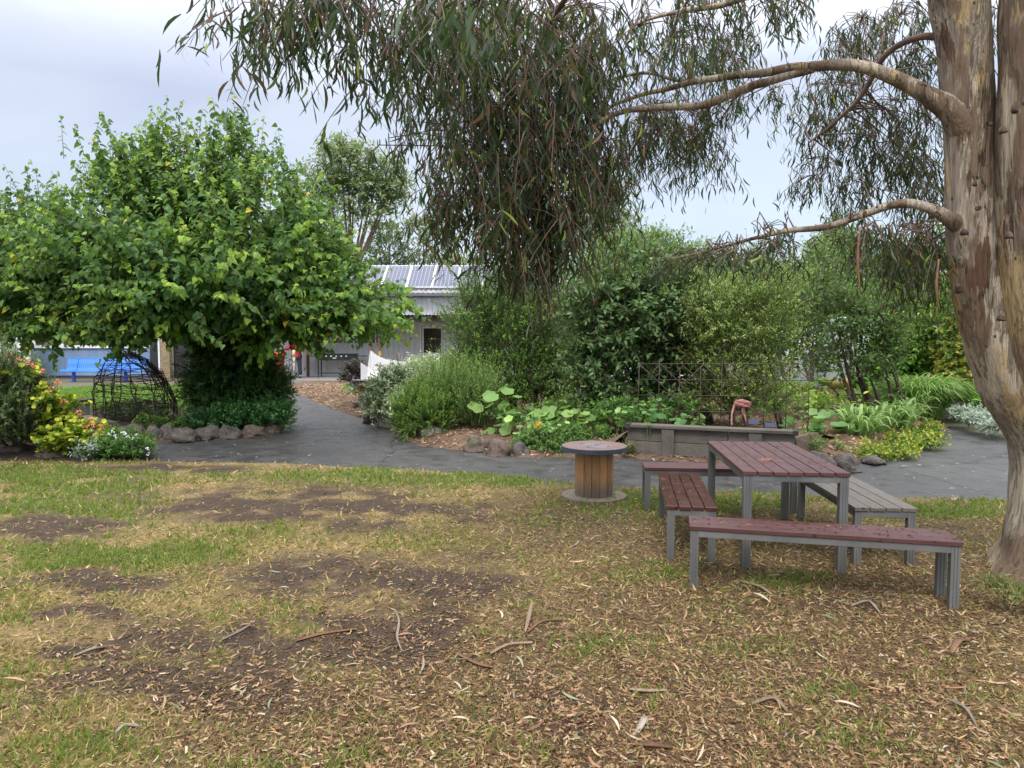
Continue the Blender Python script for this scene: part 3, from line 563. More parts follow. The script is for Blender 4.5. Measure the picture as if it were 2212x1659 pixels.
for a in [([(1150, 1322, .05), (1143, 1345, .02), (1135, 1372, 0)], .016, 'bk1', 'upright forked pale bark strip in the middle of the lawn'),
          ([(1140, 1373, 0), (1172, 1357, .02), (1215, 1350, .01)], .012, 'bk2', 'curved red brown bark strip touching the foot of the forked pale one'),
          ([(1600, 1262, 0), (1640, 1276, .01), (1668, 1292, 0)], .02, 'bk1', 'long tan bark strip behind the front left leg of the nearest bench'),
          ([(850, 1330, .02), (862, 1352, .01), (858, 1385, 0), (868, 1415, 0)], .009, 'bk3', 'thin wavy grey bark strip on the dark dirt patch'),
          ([(1060, 1420, 0), (1100, 1404, .01), (1150, 1396, 0)], .012, 'bk1', 'straight tan bark strip right of the dark dirt patch'),
          ([(1360, 1498, 0), (1400, 1506, .01), (1440, 1500, .0)], .012, 'bk1', 'tan bark strip in the litter centre right'),
          ([(1625, 1530, 0), (1670, 1524, .015), (1700, 1546, 0)], .017, 'bk1', 'bent orange tan bark strip in the lower right litter'),
          ([(985, 1420, 0), (1030, 1446, .01), (1065, 1450, 0)], .009, 'bk2', 'thin dark brown bark strip in the lower middle'),
          ([(1370, 1620, 0), (1405, 1630, .02), (1450, 1625, 0)], .022, 'bk2', 'broad red brown bark strip near the bottom edge'),
          ([(1380, 1560, .0), (1392, 1578, .03), (1372, 1602, 0)], .02, 'bk3', 'curled grey green leaf of bark near the bottom edge'),
          ([(2050, 1520, 0), (2085, 1545, .01), (2110, 1580, 0)], .009, 'bk3', 'thin grey bark strip at the lower right edge'),
          ([(480, 1390, 0), (520, 1378, .02), (540, 1362, .01)], .011, 'bk3', 'curled grey bark strip on the left straw grass'),
          ([(160, 1425, 0), (200, 1418, .02), (228, 1405, .0)], .012, 'bk3', 'pale curved bark strip on the left dry grass'),
          ([(640, 1392, 0), (700, 1380, .01), (770, 1366, 0)], .008, 'bk2', 'long thin brown bark strip across the dirt patch'),
          ([(250, 1595, 0), (270, 1582, .01), (300, 1578, 0)], .013, 'bk3', 'short pale bark strip at the lower left'),
          ([(1840, 1315, 0), (1875, 1312, .02), (1900, 1330, 0)], .014, 'bk3', 'curled pale bark strip under the nearest bench'),
          ([(2055, 1420, 0), (2070, 1400, .02), (2100, 1392, 0)], .03, 'bk2', 'broad brown bark strip in front of the gum trunk')]: bark_strip(*a)
# ================================================================ PLANTER WALL
a = H(1355, 985); b = Vector((3.70, 9.22, 0)); dirv = (b-a); Lw = dirv.length; rz = math.atan2(dirv.y, dirv.x)
o = thing('sleeper_wall', 'weathered grey timber sleeper retaining wall with a flat cap board behind the table', 'retaining wall', a, rz)
z = .03
for i, h in enumerate((.20, .19)):
    MB().box((.0, 0, z), (Lw*.62-.004*i, .07, z+h-.006)).build('sleeper', M['sleeper'], o, False, .006); MB().box((Lw*.62+.004, 0.004, z), (Lw, .074, z+h-.008)).build('sleeper', M['sleeper'], o, False, .006); z += h
MB().box((.02, .01, -.02), (Lw-.02, .06, .028)).build('footing', M['rock'], o, False)
for x in (.49, 1.64): MB().box((x, -.055, -.02), (x+.17, -.001, .415)).build('post', M['sleeperv'], o, False, .005)
MB().box((.02, -.07, z+.001), (Lw+.02, .16, z+.045)).build('cap_board', M['sleeper'], o, False, .006)
for x in (-.02, Lw-.03): MB().box((x, -.075, z-.012), (x+.07, .03, z+.055)).build('corner_bracket', M['black_'], o, False, .004)
PW = (a, dirv.normalized(), Lw)
# soil behind the wall
n_ = Vector((-PW[1].y, PW[1].x, 0)); q = [a+n_*.08, b+n_*.08, b+n_*.8+PW[1]*.3, a+n_*.8]
mb = MB(); mb.face([v+Vector((0, 0, .36)) for v in q]); mb.face([q[3]+Vector((0, 0, .36)), q[2]+Vector((0, 0, .36)), q[2]+n_*1.1+Vector((.4, 0, .12)), q[3]+n_*1.1+Vector((-.4, 0, .12))])
mb.face([q[1]+Vector((0, 0, .36)), q[1]+Vector((.10, .04, .0)), q[2]+Vector((.3, .2, .05)), q[2]+Vector((0, 0, .36))]); mb.face([q[0]+Vector((0, 0, .36)), q[3]+Vector((0, 0, .36)), q[3]+Vector((-.6, 0, .05)), q[0]+Vector((-.45, -.05, .0))])
tag(mb.build('planter_soil', simple('planter_soil', (.15, .095, .06), (.06, .045, .035), 30, .95, bmp=.9)), kind='structure')
# ================================================================ ROCKS
def rock(loc, s, mat='rock', seed=0, name='rock', label=None, group=None):
    bm = bmesh.new(); bmesh.ops.create_icosphere(bm, subdivisions=4, radius=1)
    for v in bm.verts:
        c = v.co.copy(); f = 1+.38*mnoise.noise(c*1.1+Vector((seed*3.1, 0, 0)))+.16*mnoise.noise(c*3+Vector((0, seed, 0)))+.06*mnoise.noise(c*9+Vector((0, 0, seed)))
        c = c*f; c.z = c.z*(1 if c.z > 0 else .4); v.co = Vector((c.x*s[0], c.y*s[1], c.z*s[2]))
    me = bpy.data.meshes.new(name); bm.to_mesh(me); bm.free(); me.polygons.foreach_set('use_smooth', np.ones(len(me.polygons), bool)); me.materials.append(M[mat])
    o = link(name, me); o.location = Vector(loc)+Vector((0, 0, .02)); o.rotation_euler = (0, 0, seed*1.7); return tag(o, label, 'rock', group)
def rocks(lst, group, labels):
    for i, (x, y, w, h, m) in enumerate(lst):
        p = H(x, y); r = w/2/FV*p.y; rock((p.x, p.y+r*.7, 0), (r, r*.9, h/FV*p.y*.72), m, x*.013+i, label=labels[i], group=group)
rocks([(272, 946, 62, 36, 'rock'), (325, 952, 46, 40, 'rock'), (357, 950, 40, 36, 'rock'), (390, 956, 62, 34, 'rock'), (440, 951, 52, 38, 'rock'), (488, 948, 52, 34, 'rock'), (540, 944, 56, 30, 'rockr'), (585, 936, 40, 24, 'rockr'), (300, 940, 30, 28, 'rock')],
      'basalt rocks edging the island bed', ['dark domed rock at the left end of the island bed edging, beside daisies', 'second grey edging rock, just below the twig dome opening', 'rounded grey rock below the foot of the twig dome', 'wide low grey rock with a fallen yellow leaf in front', 'lichen spotted rounded rock left of the glossy green ground cover', 'squat grey rock under the front of the glossy green ground cover', 'brownish rock half covered by glossy green ground cover', 'small brown rock at the path corner under the ground cover', 'small grey rock wedged behind the first two edging rocks'])
rocks([(800, 915, 40, 32, 'rock'), (845, 925, 70, 42, 'rock'), (872, 944, 46, 30, 'rock'), (1030, 976, 62, 44, 'rockr'), (1075, 985, 60, 42, 'rockr'), (1125, 984, 46, 36, 'rock'), (1325, 984, 56, 38, 'rockr'), (1280, 984, 50, 30, 'rockr')],
      'rocks edging the central bed', ['small dark rock below the small spool table', 'large dark rock under the variegated shrub', 'dark rock left of the round rosemary bush', 'mossy reddish rock right of the driftwood log', 'tallest reddish rock between driftwood and pumpkin leaves', 'grey rock left of the mounded green herb bush', 'reddish rock against the left end of the sleeper wall', 'low reddish rock behind the painted spool table'])
rocks([(1778, 1022, 80, 56, 'rock'), (1838, 1020, 66, 46, 'rock'), (1895, 1004, 50, 22, 'rock'), (1752, 1004, 30, 24, 'rock')],
      'rocks right of the sleeper wall', ['pale grey boulder just behind the far corner of the table', 'dark wet rock right of the pale boulder', 'small dark rock half under yellow ground cover', 'small dark rock at the right end of the sleeper wall'])
rocks([(20, 990, 90, 34, 'rockr'), (110, 992, 90, 34, 'rockr'), (195, 992, 70, 30, 'rock')], 'rocks along the lawn at the left bed', ['brown rock under the left rosemary bush', 'brown rock under the yellow green geranium', 'dark rock between geranium and daisy bush'])
# driftwood log
p = H(950, 948); o = thing('driftwood_log', 'short bleached driftwood log lying at the path edge under the rosemary', 'log', (p.x, p.y, 0))
pts = [A(912, 920, p.y+.05), A(925, 934, p.y), A(945, 942, p.y-.05), A(968, 945, p.y-.08), A(990, 946, p.y-.1)]
MB().tube(catmull(pts, 5), lerps([.085, .14, .15, .13, .10], 21), 14, jit=.10).build('log', M['drift'], o)
MB().tube(catmull([A(955, 944, p.y-.15), A(966, 956, p.y-.2), A(985, 955, p.y-.2)], 4), lerps([.04, .03, .015], 9), 7, jit=.1).build('broken_branch', M['drift'], o)
# drain grate
p = H(705, 936); o = thing('drain_grate', 'rectangular metal drain grate set in the asphalt path', 'drain', (p.x, p.y, 0), .05); mb = MB(); w, l = .235, .19
mb.box((-w, -l, -.01), (w, -l+.025, .006)); mb.box((-w, l-.025, -.01), (w, l, .006)); mb.box((-w, -l+.025, -.01), (-w+.025, l-.025, .006)); mb.box((w-.025, -l+.025, -.01), (w, l-.025, .006)); mb.build('frame', M['alu'], o, False)
for i in range(9): MB().box((-w+.045+i*.046, -l+.027, -.01), (-w+.065+i*.046, l-.027, .004)).build('bar', M['alu'], o, False)
# ================================================================ BUILDINGS
M['paint'] = simple('pale_grey_paint', (.62, .63, .64), (.55, .56, .58), 1.2, .6, bmp=0)
M['white'] = simple('white_paint', (.72, .73, .74), (.64, .65, .66), 3, .5, bmp=0)
M['blue_wall'] = simple('weathered_blue_sheet', (.14, .21, .35), (.20, .27, .38), 1.3, .55, stretch=(1, 1, .35), bmp=0)
M['gutter'] = simple('dark_grey_metal', (.16, .165, .18), (.12, .125, .14), 4, .45, .3)
M['iron'] = simple('corrugated_iron', (.34, .34, .35), (.25, .25, .26), 3, .5, .4)
M['brown_post'] = timber('stained_post', (.20, .09, .045), (.11, .05, .028), (10, 10, 1), sc=3)
M['beam'] = timber('old_beam', (.16, .12, .09), (.08, .06, .045), (1, 8, 8))
M['yellow'] = simple('yellow_band', (.62, .38, .04), (.5, .3, .03), 10, .5, bmp=0)
M['glass'] = simple('dark_window_glass', (.025, .026, .028), (.075, .065, .05), 1.6, .08, bmp=0, spec=.7)
M['black'] = simple('black_enamel', (.018, .018, .02), (.03, .03, .032), 8, .35, bmp=0)
M['brick'] = simple('tan_brick', (.30, .23, .13), (.2, .15, .09), 9, .8)
M['postw'] = timber('pale_post', (.40, .37, .33), (.28, .25, .22), (10, 10, 1))
YB = 30.0; SL = .12
def wx(x, Y=YB): return (x-CXV)/FV*Y
def wz(y, Y=YB): return A(1106, y, Y).z
tag(MB().box((-12.5, 27.1, -.3), (8, 31, SL)).build('verandah_slab', M['concrete']), kind='structure')
o = thing('garden_building', 'low pale grey weatherboard building with solar panels, verandah and glazed door', 'building', (wx(850), YB, SL))
def boards(x0, x1, z0, z1, y, w=.225):
    mb = MB(); mb.box((x0, y+.03, z0), (x1, y+.2, z1)); x = x0
    while x < x1-.02: mb.box((x+.006, y, z0), (min(x+w-.006, x1), y+.028, z1)); x += w
    return mb
zS = wz(741); zt = wz(684); xwl, xwr = wx(669), wx(816); xdl, xdr = wx(907), wx(962)
mb = boards(wx(590), xwr, SL, zS, YB); mb2 = boards(xwr, xdl, SL, zt, YB); mb3 = boards(xdr, wx(1400), SL, zt, YB); mb4 = boards(wx(590), wx(672), zS+.001, zt, YB); mb5 = boards(xdl, xdr, wz(699), zt, YB)
for q in (mb2, mb3, mb4, mb5):
    n = len(mb.v); mb.v += q.v; mb.f += [tuple(n+i for i in f) for f in q.f]; mb.sm += q.sm
mb.build('wall', M['paint'], o); boards(wx(590), wx(1400), zt+.10, wz(637), YB-.06).build('upper_wall', M['paint'], o)
MB().box((wx(590), YB+.3, 0), (wx(1400), YB+6, wz(637)-.02)).build('interior', M['black'], o)
# window with three dark lights
w_ = MB(); z1 = wz(700)
for x in (xwl+.03, wx(716), wx(765), wx(812)): w_.box((x-.03, YB-.03, zS), (x+.03, YB+.05, z1))
w_.box((xwl, YB-.05, zS-.06), (xwr, YB+.05, zS-.001)); w_.box((xwl, YB-.03, z1+.001), (xwr, YB+.05, z1+.06)); wn = w_.build('window', M['white'], o)
for a_, b_ in ((xwl+.06, wx(716)-.03), (wx(716)+.03, wx(765)-.03), (wx(765)+.03, wx(812)-.03)): MB().box((a_, YB+.01, zS), (b_, YB+.03, z1)).build('pane', M['glass'], wn)
for k in range(6): MB().box((wx(765)+.035, YB-.012, zS+.07+k*.11), (wx(812)-.035, YB-.004, zS+.085+k*.11)).build('louvre', M['gutter'], wn)
# door
dz1 = wz(699); dr = MB(); dr.box((xdl, YB-.04, SL), (xdl+.08, YB+.06, dz1)); dr.box((xdr-.08, YB-.04, SL), (xdr, YB+.06, dz1)); dr.box((xdl+.081, YB-.04, dz1-.09), (xdr-.081, YB+.06, dz1-.001)); fr = dr.build('door_frame', M['white'], o)
dd = MB(); a_, b_ = xdl+.1, xdr-.1; dd.box((a_, YB-.02, SL+.02), (a_+.07, YB+.03, dz1-.11)); dd.box((b_-.07, YB-.02, SL+.02), (b_, YB+.03, dz1-.11))
for za, zb in ((SL+.02, SL+.2), (SL+.85, SL+1.0), (dz1-.20, dz1-.11)): dd.box((a_+.071, YB-.02, za), (b_-.071, YB+.03, zb))
dd = dd.build('door', M['white'], o)
for za, zb in ((SL+.2, SL+.85), (SL+1.0, dz1-.2)): MB().box((a_+.07, YB-.005, za), (b_-.07, YB+.005, zb)).build('pane', M['glass'], dd)
MB().tube([(a_+.035, YB-.03, SL+.98), (a_+.035, YB-.08, SL+.98), (a_+.13, YB-.08, SL+.98)], .012, 6).build('handle', M['alu'], dd)
# roof, gutter
ze = wz(634); x0, x1 = wx(560), wx(1420); th = math.radians(30)
mb = MB(); n = 330
rf = lambda x, s, off=0: (x, YB-.45+s*math.cos(th), ze+s*math.sin(th)+off)
xs = np.linspace(x0, x1, n)
for i in range(n-1):
    za = .02*math.sin(i*math.pi/2); zb = .02*math.sin((i+1)*math.pi/2); mb.face([rf(xs[i], 0, za), rf(xs[i+1], 0, zb), rf(xs[i+1], 2.75, zb), rf(xs[i], 2.75, za)])
mb.face([rf(x0, 2.74, -.02), rf(x1, 2.74, -.02), (x1, YB+6, ze), (x0, YB+6, ze)]); mb.build('roof', M['iron'], o)
mb = MB(); mb.box((x0, YB-.60, ze-.13), (x1, YB-.46, ze-.015)); mb.box((x0, YB-.455, ze-.20), (x1, YB-.43, ze-.02)); mb.box((x0, YB-.42, ze-.2), (x1, YB-.08, ze-.17)); mb.build('gutter', M['gutter'], o)
# verandah roof
vz = wz(690, 28.0); mb = MB(); xs = np.linspace(wx(560), wx(1300), 420)
for i in range(len(xs)-1):
    za = .018*math.sin(i*math.pi/2); zb = .018*math.sin((i+1)*math.pi/2); mb.face([(xs[i], 27.7, vz+.17+za), (xs[i+1], 27.7, vz+.17+zb), (xs[i+1], 29.93, vz+.26+zb), (xs[i], 29.93, vz+.26+za)])
mb.build('verandah_roof', M['iron'], o); MB().box((wx(560), 27.95, vz-.10), (wx(1300), 28.03, vz+.06)).build('verandah_beam', M['beam'], o)
for i in range(26):
    x = wx(560)+.2+i*.56; MB().box((x, 27.75, vz+.062), (x+.09, 29.93, vz+.145)).build('rafter', M['beam'], o)
for x, yy, mt in ((821, 28.0, 'brown_post'), (1000, 28.0, 'brown_post'), (665, 29.6, 'brown_post'), (802, 27.6, 'brown_post'), (560, 28.0, 'brown_post')):
    X = wx(x, yy); pz = MB().box((X-.05, yy-.05, SL), (X+.05, yy+.05, vz-.10 if yy == 28.0 else vz+.15)).build('verandah_post', M[mt], o); MB().box((X-.054, yy-.054, 1.03), (X+.054, yy+.054, 1.22)).build('yellow_band', M['yellow'], pz)
MB().tube([(wx(821, 28)+.04, 28, vz-.5), (wx(845, 28), 28, vz-.1)], .04, 4).build('brace', M['brown_post'], o)
# round wall disc
c = (wx(839), YB-.02, wz(706)); o2 = thing('wall_disc', 'round tan disc with pale rim hung on the building wall under the verandah', 'wall ornament', c)
MB().cyl((c[0], c[1]-.03, c[2]), (c[0], c[1], c[2]), .155, 28).build('face', M['brick'], o2); pts = [(c[0]+.165*math.cos(a), c[1]-.03, c[2]+.165*math.sin(a)) for a in np.linspace(0, 2*math.pi, 29)]; MB().tube(pts, .016, 6, cap=False).build('rim', M['postw'], o2)
# solar panels
def panel_mat():
    m, nt, b, o = newmat('solar_cells'); br = N(nt, 'ShaderNodeTexBrick'); br.offset = 0; br.inputs['Scale'].default_value = 1; br.inputs['Brick Width'].default_value = .165; br.inputs['Row Height'].default_value = .2; br.inputs['Mortar Size'].default_value = .008
    br.inputs['Color1'].default_value = (.035, .045, .09, 1); br.inputs['Color2'].default_value = (.042, .052, .10, 1); br.inputs['Mortar'].default_value = (.26, .29, .36, 1)
    nt.links.new(coords(nt, rnd=False), br.inputs['Vector']); nt.links.new(br.outputs[0], b.inputs['Base Color']); b.inputs['Roughness'].default_value = .35; b.inputs['Specular IOR Level'].default_value = .3; return m
M['cells'] = panel_mat(); pnl = None
plab = ['solar panel at the left end of the roof row, mostly behind mulberry leaves', 'second solar panel from the left, behind mulberry leaves', 'third solar panel from the left, half behind the mulberry tip', 'fourth solar panel from the left, above the mulberry branch tip', 'middle blue solar panel fully clear on the roof', 'solar panel two from the right end, clear of leaves', 'solar panel second from the right end above the green shrub', 'solar panel at the right end of the roof row, behind gum leaves']
for i, x in enumerate((669, 724, 779, 832, 885.5, 939, 992.5, 1046)):
    Xl = wx(x, 30.6); w = wx(53.5+1106, 30.6)-.02; h = 2.15; s = rf(Xl, .28, .07)
    if pnl is None:
        o3 = thing('solar_panel', plab[0], 'solar panel', s, 0, 'solar panels on the roof'); o3.rotation_euler = (th, 0, 0)
        MB().box((.03, .03, 0), (w-.03, h-.03, .035)).build('cells', M['cells'], o3, False)
        f = MB(); f.box((0, 0, -.01), (w, .03, .045)); f.box((0, h-.03, -.01), (w, h, .045)); f.box((0, .031, -.01), (.03, h-.031, .045)); f.box((w-.03, .031, -.01), (w, h-.031, .045)); f.build('frame', M['white'], o3, False)
        for q in (.25, .75): MB().box((w*q-.02, -.10, -.06), (w*q+.02, h-.2, -.012)).build('rail', M['gutter'], o3, False)
        pnl = o3
    else: o3 = dup(pnl); o3.location = s; o3['label'] = plab[i]
# barbecue
YQ = 29.3; xl, xr = wx(688, YQ), wx(770, YQ); zt_, zb_ = wz(765, YQ), wz(778, YQ); o = thing('barbecue', 'long black flat-top gas barbecue with six knobs and side shelves against the wall', 'barbecue', ((xl+xr)/2, YQ, SL))
MB().box((xl, YQ-.28, zb_), (xr, YQ+.28, zt_-.02)).build('body', M['black'], o, bevel=.01); MB().box((xl-.02, YQ-.30, zt_-.018), (xr+.02, YQ+.30, zt_+.03)).build('hotplate', M['black'], o, bevel=.008)
for xa, xb in ((wx(667.5, YQ), xl-.021), (xr+.021, wx(791, YQ))): MB().box((xa, YQ-.25, zt_-.09), (xb, YQ+.25, zt_-.06)).build('side_shelf', M['black'], o)
for x in (xl+.03, xr-.07):
    for y in (YQ-.26, YQ+.22): MB().box((x, y, SL), (x+.045, y+.045, zb_)).build('leg', M['black'], o)
MB().box((xl+.08, YQ-.25, SL+.16), (xr-.08, YQ-.22, SL+.20)).build('crossbar', M['black'], o)
for i in range(6):
    x = xl+.20+i*.205; MB().cyl((x, YQ-.335, zb_+.17), (x, YQ-.281, zb_+.17), .032, 12).build('knob', M['white'], o)
MB().box((xl+.66, YQ-.292, zb_+.07), (xl+.80, YQ-.281, zb_+.11)).build('badge', M['white'], o)
X = wx(680, YQ); zb = zt_-.06; o = thing('drink_bottle', 'clear bottle with white cap on the left shelf of the barbecue', 'bottle', (X, YQ, zb))
MB().tube([(X, YQ, zb), (X, YQ, zb+.2), (X, YQ, zb+.25), (X, YQ, zb+.27)], [.05, .05, .035, .022], 12).build('bottle', simple('bottle_plastic', (.45, .6, .62), (.6, .7, .72), 6, .2, bmp=0), o); MB().cyl((X, YQ, zb+.27), (X, YQ, zb+.31), .028, 12).build('cap', M['white'], o)
# free post with yellow band at the slab edge
X = wx(635, 27.4); o = thing('marker_post', 'pale post with cream band at the slab edge in front of the person', 'post', (X, 27.4, SL))
MB().tube([(X, 27.4, SL-.1), (X, 27.4, wz(771, 27.4))], .055, 14).build('shaft', M['postw'], o); MB().tube([(X, 27.4, wz(771, 27.4)+.001), (X, 27.4, wz(756, 27.4))], .056, 14).build('yellow_band', simple('cream_band', (.60, .47, .18), (.5, .38, .14), 8, .6), o); MB().tube([(X, 27.4, wz(756, 27.4)+.001), (X, 27.4, 2.45)], .055, 14).build('upper_shaft', M['brown_post'], o)
# ---- blue building at the left
YL = 31.0; o = thing('blue_building', 'blue sheet-clad building with a row of white framed windows behind the blue bench', 'building', (wx(190, YL), YL, 0))
zs = wz(752, YL); mb = MB()
xs = [wx(x, YL) for x in (55, 140, 225, 324)]
for a_, b_ in zip(xs[:-1], xs[1:]): mb.box((a_+.004, YL, .1), (b_-.004, YL+.1, zs))
mb.box((xs[0], YL+.1, 0), (xs[-1], YL+.2, zs)); mb.build('lower_wall', M['blue_wall'], o)
w_ = MB(); w_.box((wx(73, YL), YL-.08, zs+.001), (wx(318, YL), YL+.1, zs+.13))
for x in (75, 136, 196, 253, 305): w_.box((wx(x, YL)-.06, YL-.02, zs+.131), (wx(x, YL)+.06, YL+.08, 2.75))
w_.box((wx(73, YL), YL-.02, 2.751), (wx(318, YL), YL+.08, 2.85)); wn = w_.build('window', M['white'], o)
for a_, b_ in zip((75, 136, 196, 253), (136, 196, 253, 305)): MB().box((wx(a_, YL)+.06, YL+.03, zs+.131), (wx(b_, YL)-.06, YL+.05, 2.75)).build('pane', M['glass'], wn)
MB().box((wx(55, YL), YL, zs+.002), (wx(73, YL)-.001, YL+.1, 3.2)).build('corner_panel', M['blue_wall'], o)
MB().box((wx(-400, YL), YL-.5, 2.86), (wx(380, YL), YL+6, 3.2)).build('roof', M['gutter'], o)
MB().box((wx(326, YL), YL-.02, 0), (wx(343, YL), YL+.02, 2.2)).build('door', M['black'], o); MB().box((wx(343, YL)+.002, YL-.05, 0), (wx(347, YL), YL+.05, 2.3)).build('door_frame', M['white'], o)
mb = MB()
for r in range(24): mb.box((wx(349, YL)+(r % 2)*.01, YL-.1, r*.1), (wx(369, YL), YL+.2, r*.1+.088))
mb.build('brick_pier', M['brick'], o); MB().box((wx(370, YL), YL+.2, 0), (wx(600, YL), YL+.3, 2.9)).build('rear_wall', M['black'], o)
MB().box((wx(-400, YL), YL+2.6, 3.2), (wx(62, YL), YL+6, 6.4)).build('upper_storey', M['blue_wall'], o); MB().box((wx(-400, YL), YL+2.3, 6.401), (wx(75, YL), YL+6.3, 6.9)).build('upper_roof', M['iron'], o)
o = thing('grey_annexe', 'plain pale grey wall panel left of the blue wall, behind the geraniums', 'wall', (wx(0, 29.5), 29.5, 0)); MB().box((wx(-500, 29.5), 29.5, 0), (wx(54, 29.5), 29.7, 2.0)).build('lower_panel', M['paint'], o); MB().box((wx(-500, 29.5), 29.48, 2.001), (wx(54, 29.5), 29.72, 2.85)).build('upper_panel', M['white'], o)
X = wx(62, 29); o = thing('verandah_post', 'grey post with bright yellow band at the left corner of the blue wall', 'post', (X, 29, 0)); MB().box((X-.06, 28.94, 0), (X+.06, 29.06, 2.85)).build('shaft', M['paint'], o); MB().box((X-.065, 28.93, wz(760, 29)), (X+.065, 29.065, wz(741, 29))).build('yellow_band', M['yellow'], o)
# blue bench
YK = 28.4; M['bblue'] = simple('bright_blue_enamel', (.015, .19, .68), (.02, .21, .72), 3, .35, bmp=0); M['dblue'] = simple('dark_blue_enamel', (.03, .07, .42), (.03, .06, .38), 3, .35, bmp=0)
xl, xr = wx(139, YK), wx(312, YK); o = thing('blue_bench', 'bright blue slatted metal bench in front of the blue wall', 'bench', ((xl+xr)/2, YK, 0)); mb = MB(); prof = [(.28, .90), (.20, .70), (.15, .52), (.08, .46), (-.20, .47), (-.27, .45), (-.29, .41)]
ns = 38
for i in range(ns):
    x = xl+(xr-xl)*(i+.5)/ns; pr = catmull([(0, YK+a, b) for a, b in prof], 3)
    for p0, p1 in zip(pr[:-1], pr[1:]): mb.face([(x-.026, p0.y, p0.z), (x+.026, p0.y, p0.z), (x+.026, p1.y, p1.z), (x-.026, p1.y, p1.z)]); 
s_ = mb.build('slatted_seat', M['bblue'], o); sd = s_.modifiers.new('s', 'SOLIDIFY'); sd.thickness = .008
MB().tube([(xl-.02, YK+.285, .905), (xr+.02, YK+.285, .905)], .022, 8).build('top_rail', M['bblue'], o)
MB().tube([(xl-.02, YK-.29, .40), (xr+.02, YK-.29, .40)], .022, 8).build('front_rail', M['bblue'], o)
for x in (160, 272):
    X = wx(x, YK); g = MB(); g.box((X-.05, YK-.10, 0), (X+.05, YK+.0, .40)); g.box((X-.03, YK-.26, .38), (X+.03, YK+.12, .43)); g.tube([(X, YK+.05, .40), (X, YK+.17, .5), (X, YK+.24, .72), (X, YK+.31, .88)], .025, 6); g.box((X-.12, YK-.16, 0), (X+.12, YK+.06, .015)); g.build('leg', M['dblue'], o)
# ---- person and red tub
def skinfig(name, nodes, edges, mat, parent, sub=2):
    me = bpy.data.meshes.new(name); me.from_pydata([n[:3] for n in nodes], edges, []); me.update(); ob = link(name, me, mat, parent)
    md = ob.modifiers.new('skin', 'SKIN'); md.use_smooth_shade = True
    sv = me.skin_vertices[0].data
    for i, n in enumerate(nodes): sv[i].radius = n[3] if isinstance(n[3], tuple) else (n[3], n[3]); sv[i].use_root = (i == 0)
    sb = ob.modifiers.new('sub', 'SUBSURF'); sb.levels = sub; sb.render_levels = sub; return ob
px, py = wx(641, 28.6), 28.6; o = thing('person', 'person in red jacket and dark trousers standing behind the cream-banded post', 'person', (px, py, SL))
def P_(x, y, z, r): return (px+x, py+y, SL+z, r)
skin = simple('skin', (.50, .29, .20), (.46, .26, .18), 8, .5, bmp=0)
body = [P_(0, 0, .92, (.15, .11)), P_(0, 0, 1.12, (.14, .10)), P_(0, 0, 1.36, (.17, .11)), P_(0, -.02, 1.48, .06), P_(0, -.03, 1.56, .075), P_(0, -.04, 1.66, .098), P_(0, -.03, 1.74, .07),
        P_(-.20, -.02, 1.40, .055), P_(-.32, -.10, 1.16, .045), P_(-.42, -.28, 1.22, .034), P_(-.46, -.36, 1.25, .032), P_(.20, -.02, 1.40, .055), P_(.27, -.06, 1.13, .045), P_(.12, -.24, 1.12, .034), P_(.06, -.30, 1.14, .032),
        P_(-.09, 0, .86, .085), P_(-.11, 0, .50, .06), P_(-.12, .02, .10, .042), P_(-.13, -.12, .04, .04), P_(.09, 0, .86, .085), P_(.11, 0, .50, .06), P_(.13, .02, .10, .042), P_(.15, -.12, .04, .04)]
skinfig('body', body, [(0, 1), (1, 2), (2, 3), (3, 4), (4, 5), (5, 6), (2, 7), (7, 8), (8, 9), (9, 10), (2, 11), (11, 12), (12, 13), (13, 14), (0, 15), (15, 16), (16, 17), (17, 18), (0, 19), (19, 20), (20, 21), (21, 22)], skin, o)
jk = [P_(0, 0, 1.0, (.19, .145)), P_(0, 0, 1.15, (.18, .135)), P_(0, 0, 1.36, (.20, .14)), P_(0, -.01, 1.47, .085), P_(-.21, -.02, 1.39, .085), P_(-.33, -.10, 1.15, .07), P_(-.41, -.26, 1.21, .055), P_(.21, -.02, 1.39, .085), P_(.28, -.06, 1.12, .07), P_(.14, -.22, 1.12, .055), P_(0, 0, .84, (.19, .15))]
skinfig('jacket', jk, [(0, 1), (1, 2), (2, 3), (2, 4), (4, 5), (5, 6), (2, 7), (7, 8), (8, 9), (0, 10)], simple('red_fabric', (.50, .02, .055), (.38, .015, .04), 5, .7), o)
tr = [P_(0, 0, .93, (.16, .12)), P_(-.10, 0, .84, .11), P_(-.115, 0, .48, .085), P_(-.12, .02, .10, .075), P_(.10, 0, .84, .11), P_(.115, 0, .48, .085), P_(.13, .02, .10, .075)]
skinfig('trousers', tr, [(0, 1), (1, 2), (2, 3), (0, 4), (4, 5), (5, 6)], simple('dark_fabric', (.022, .025, .038), (.03, .034, .05), 6, .8), o)
for sx, ax_ in ((-1, -.12), (1, .135)): skinfig('shoe', [P_(ax_, .04, .05, .06), P_(ax_, -.06, .045, .055), P_(ax_+.01*sx, -.16, .035, .045)], [(0, 1), (1, 2)], M['black'], o, 1)
skinfig('hair', [P_(0, .0, 1.66, .10), P_(0, -.015, 1.74, .095), P_(0, .03, 1.60, .06)], [(0, 1), (0, 2)], simple('brown_hair', (.06, .035, .02), (.04, .025, .015), 30, .6), o, 1)
hx, hy, hz = px-.47, py-.38, SL+1.26
for k, (dx, L) in enumerate(((-.025, .07), (-.008, .08), (.009, .075), (.025, .06))): MB().tube([(hx+dx, hy, hz), (hx+dx, hy-L*.6, hz+.005), (hx+dx, hy-L*.95, hz-.015)], [.010, .009, .006], 6).build('finger', skin, o)
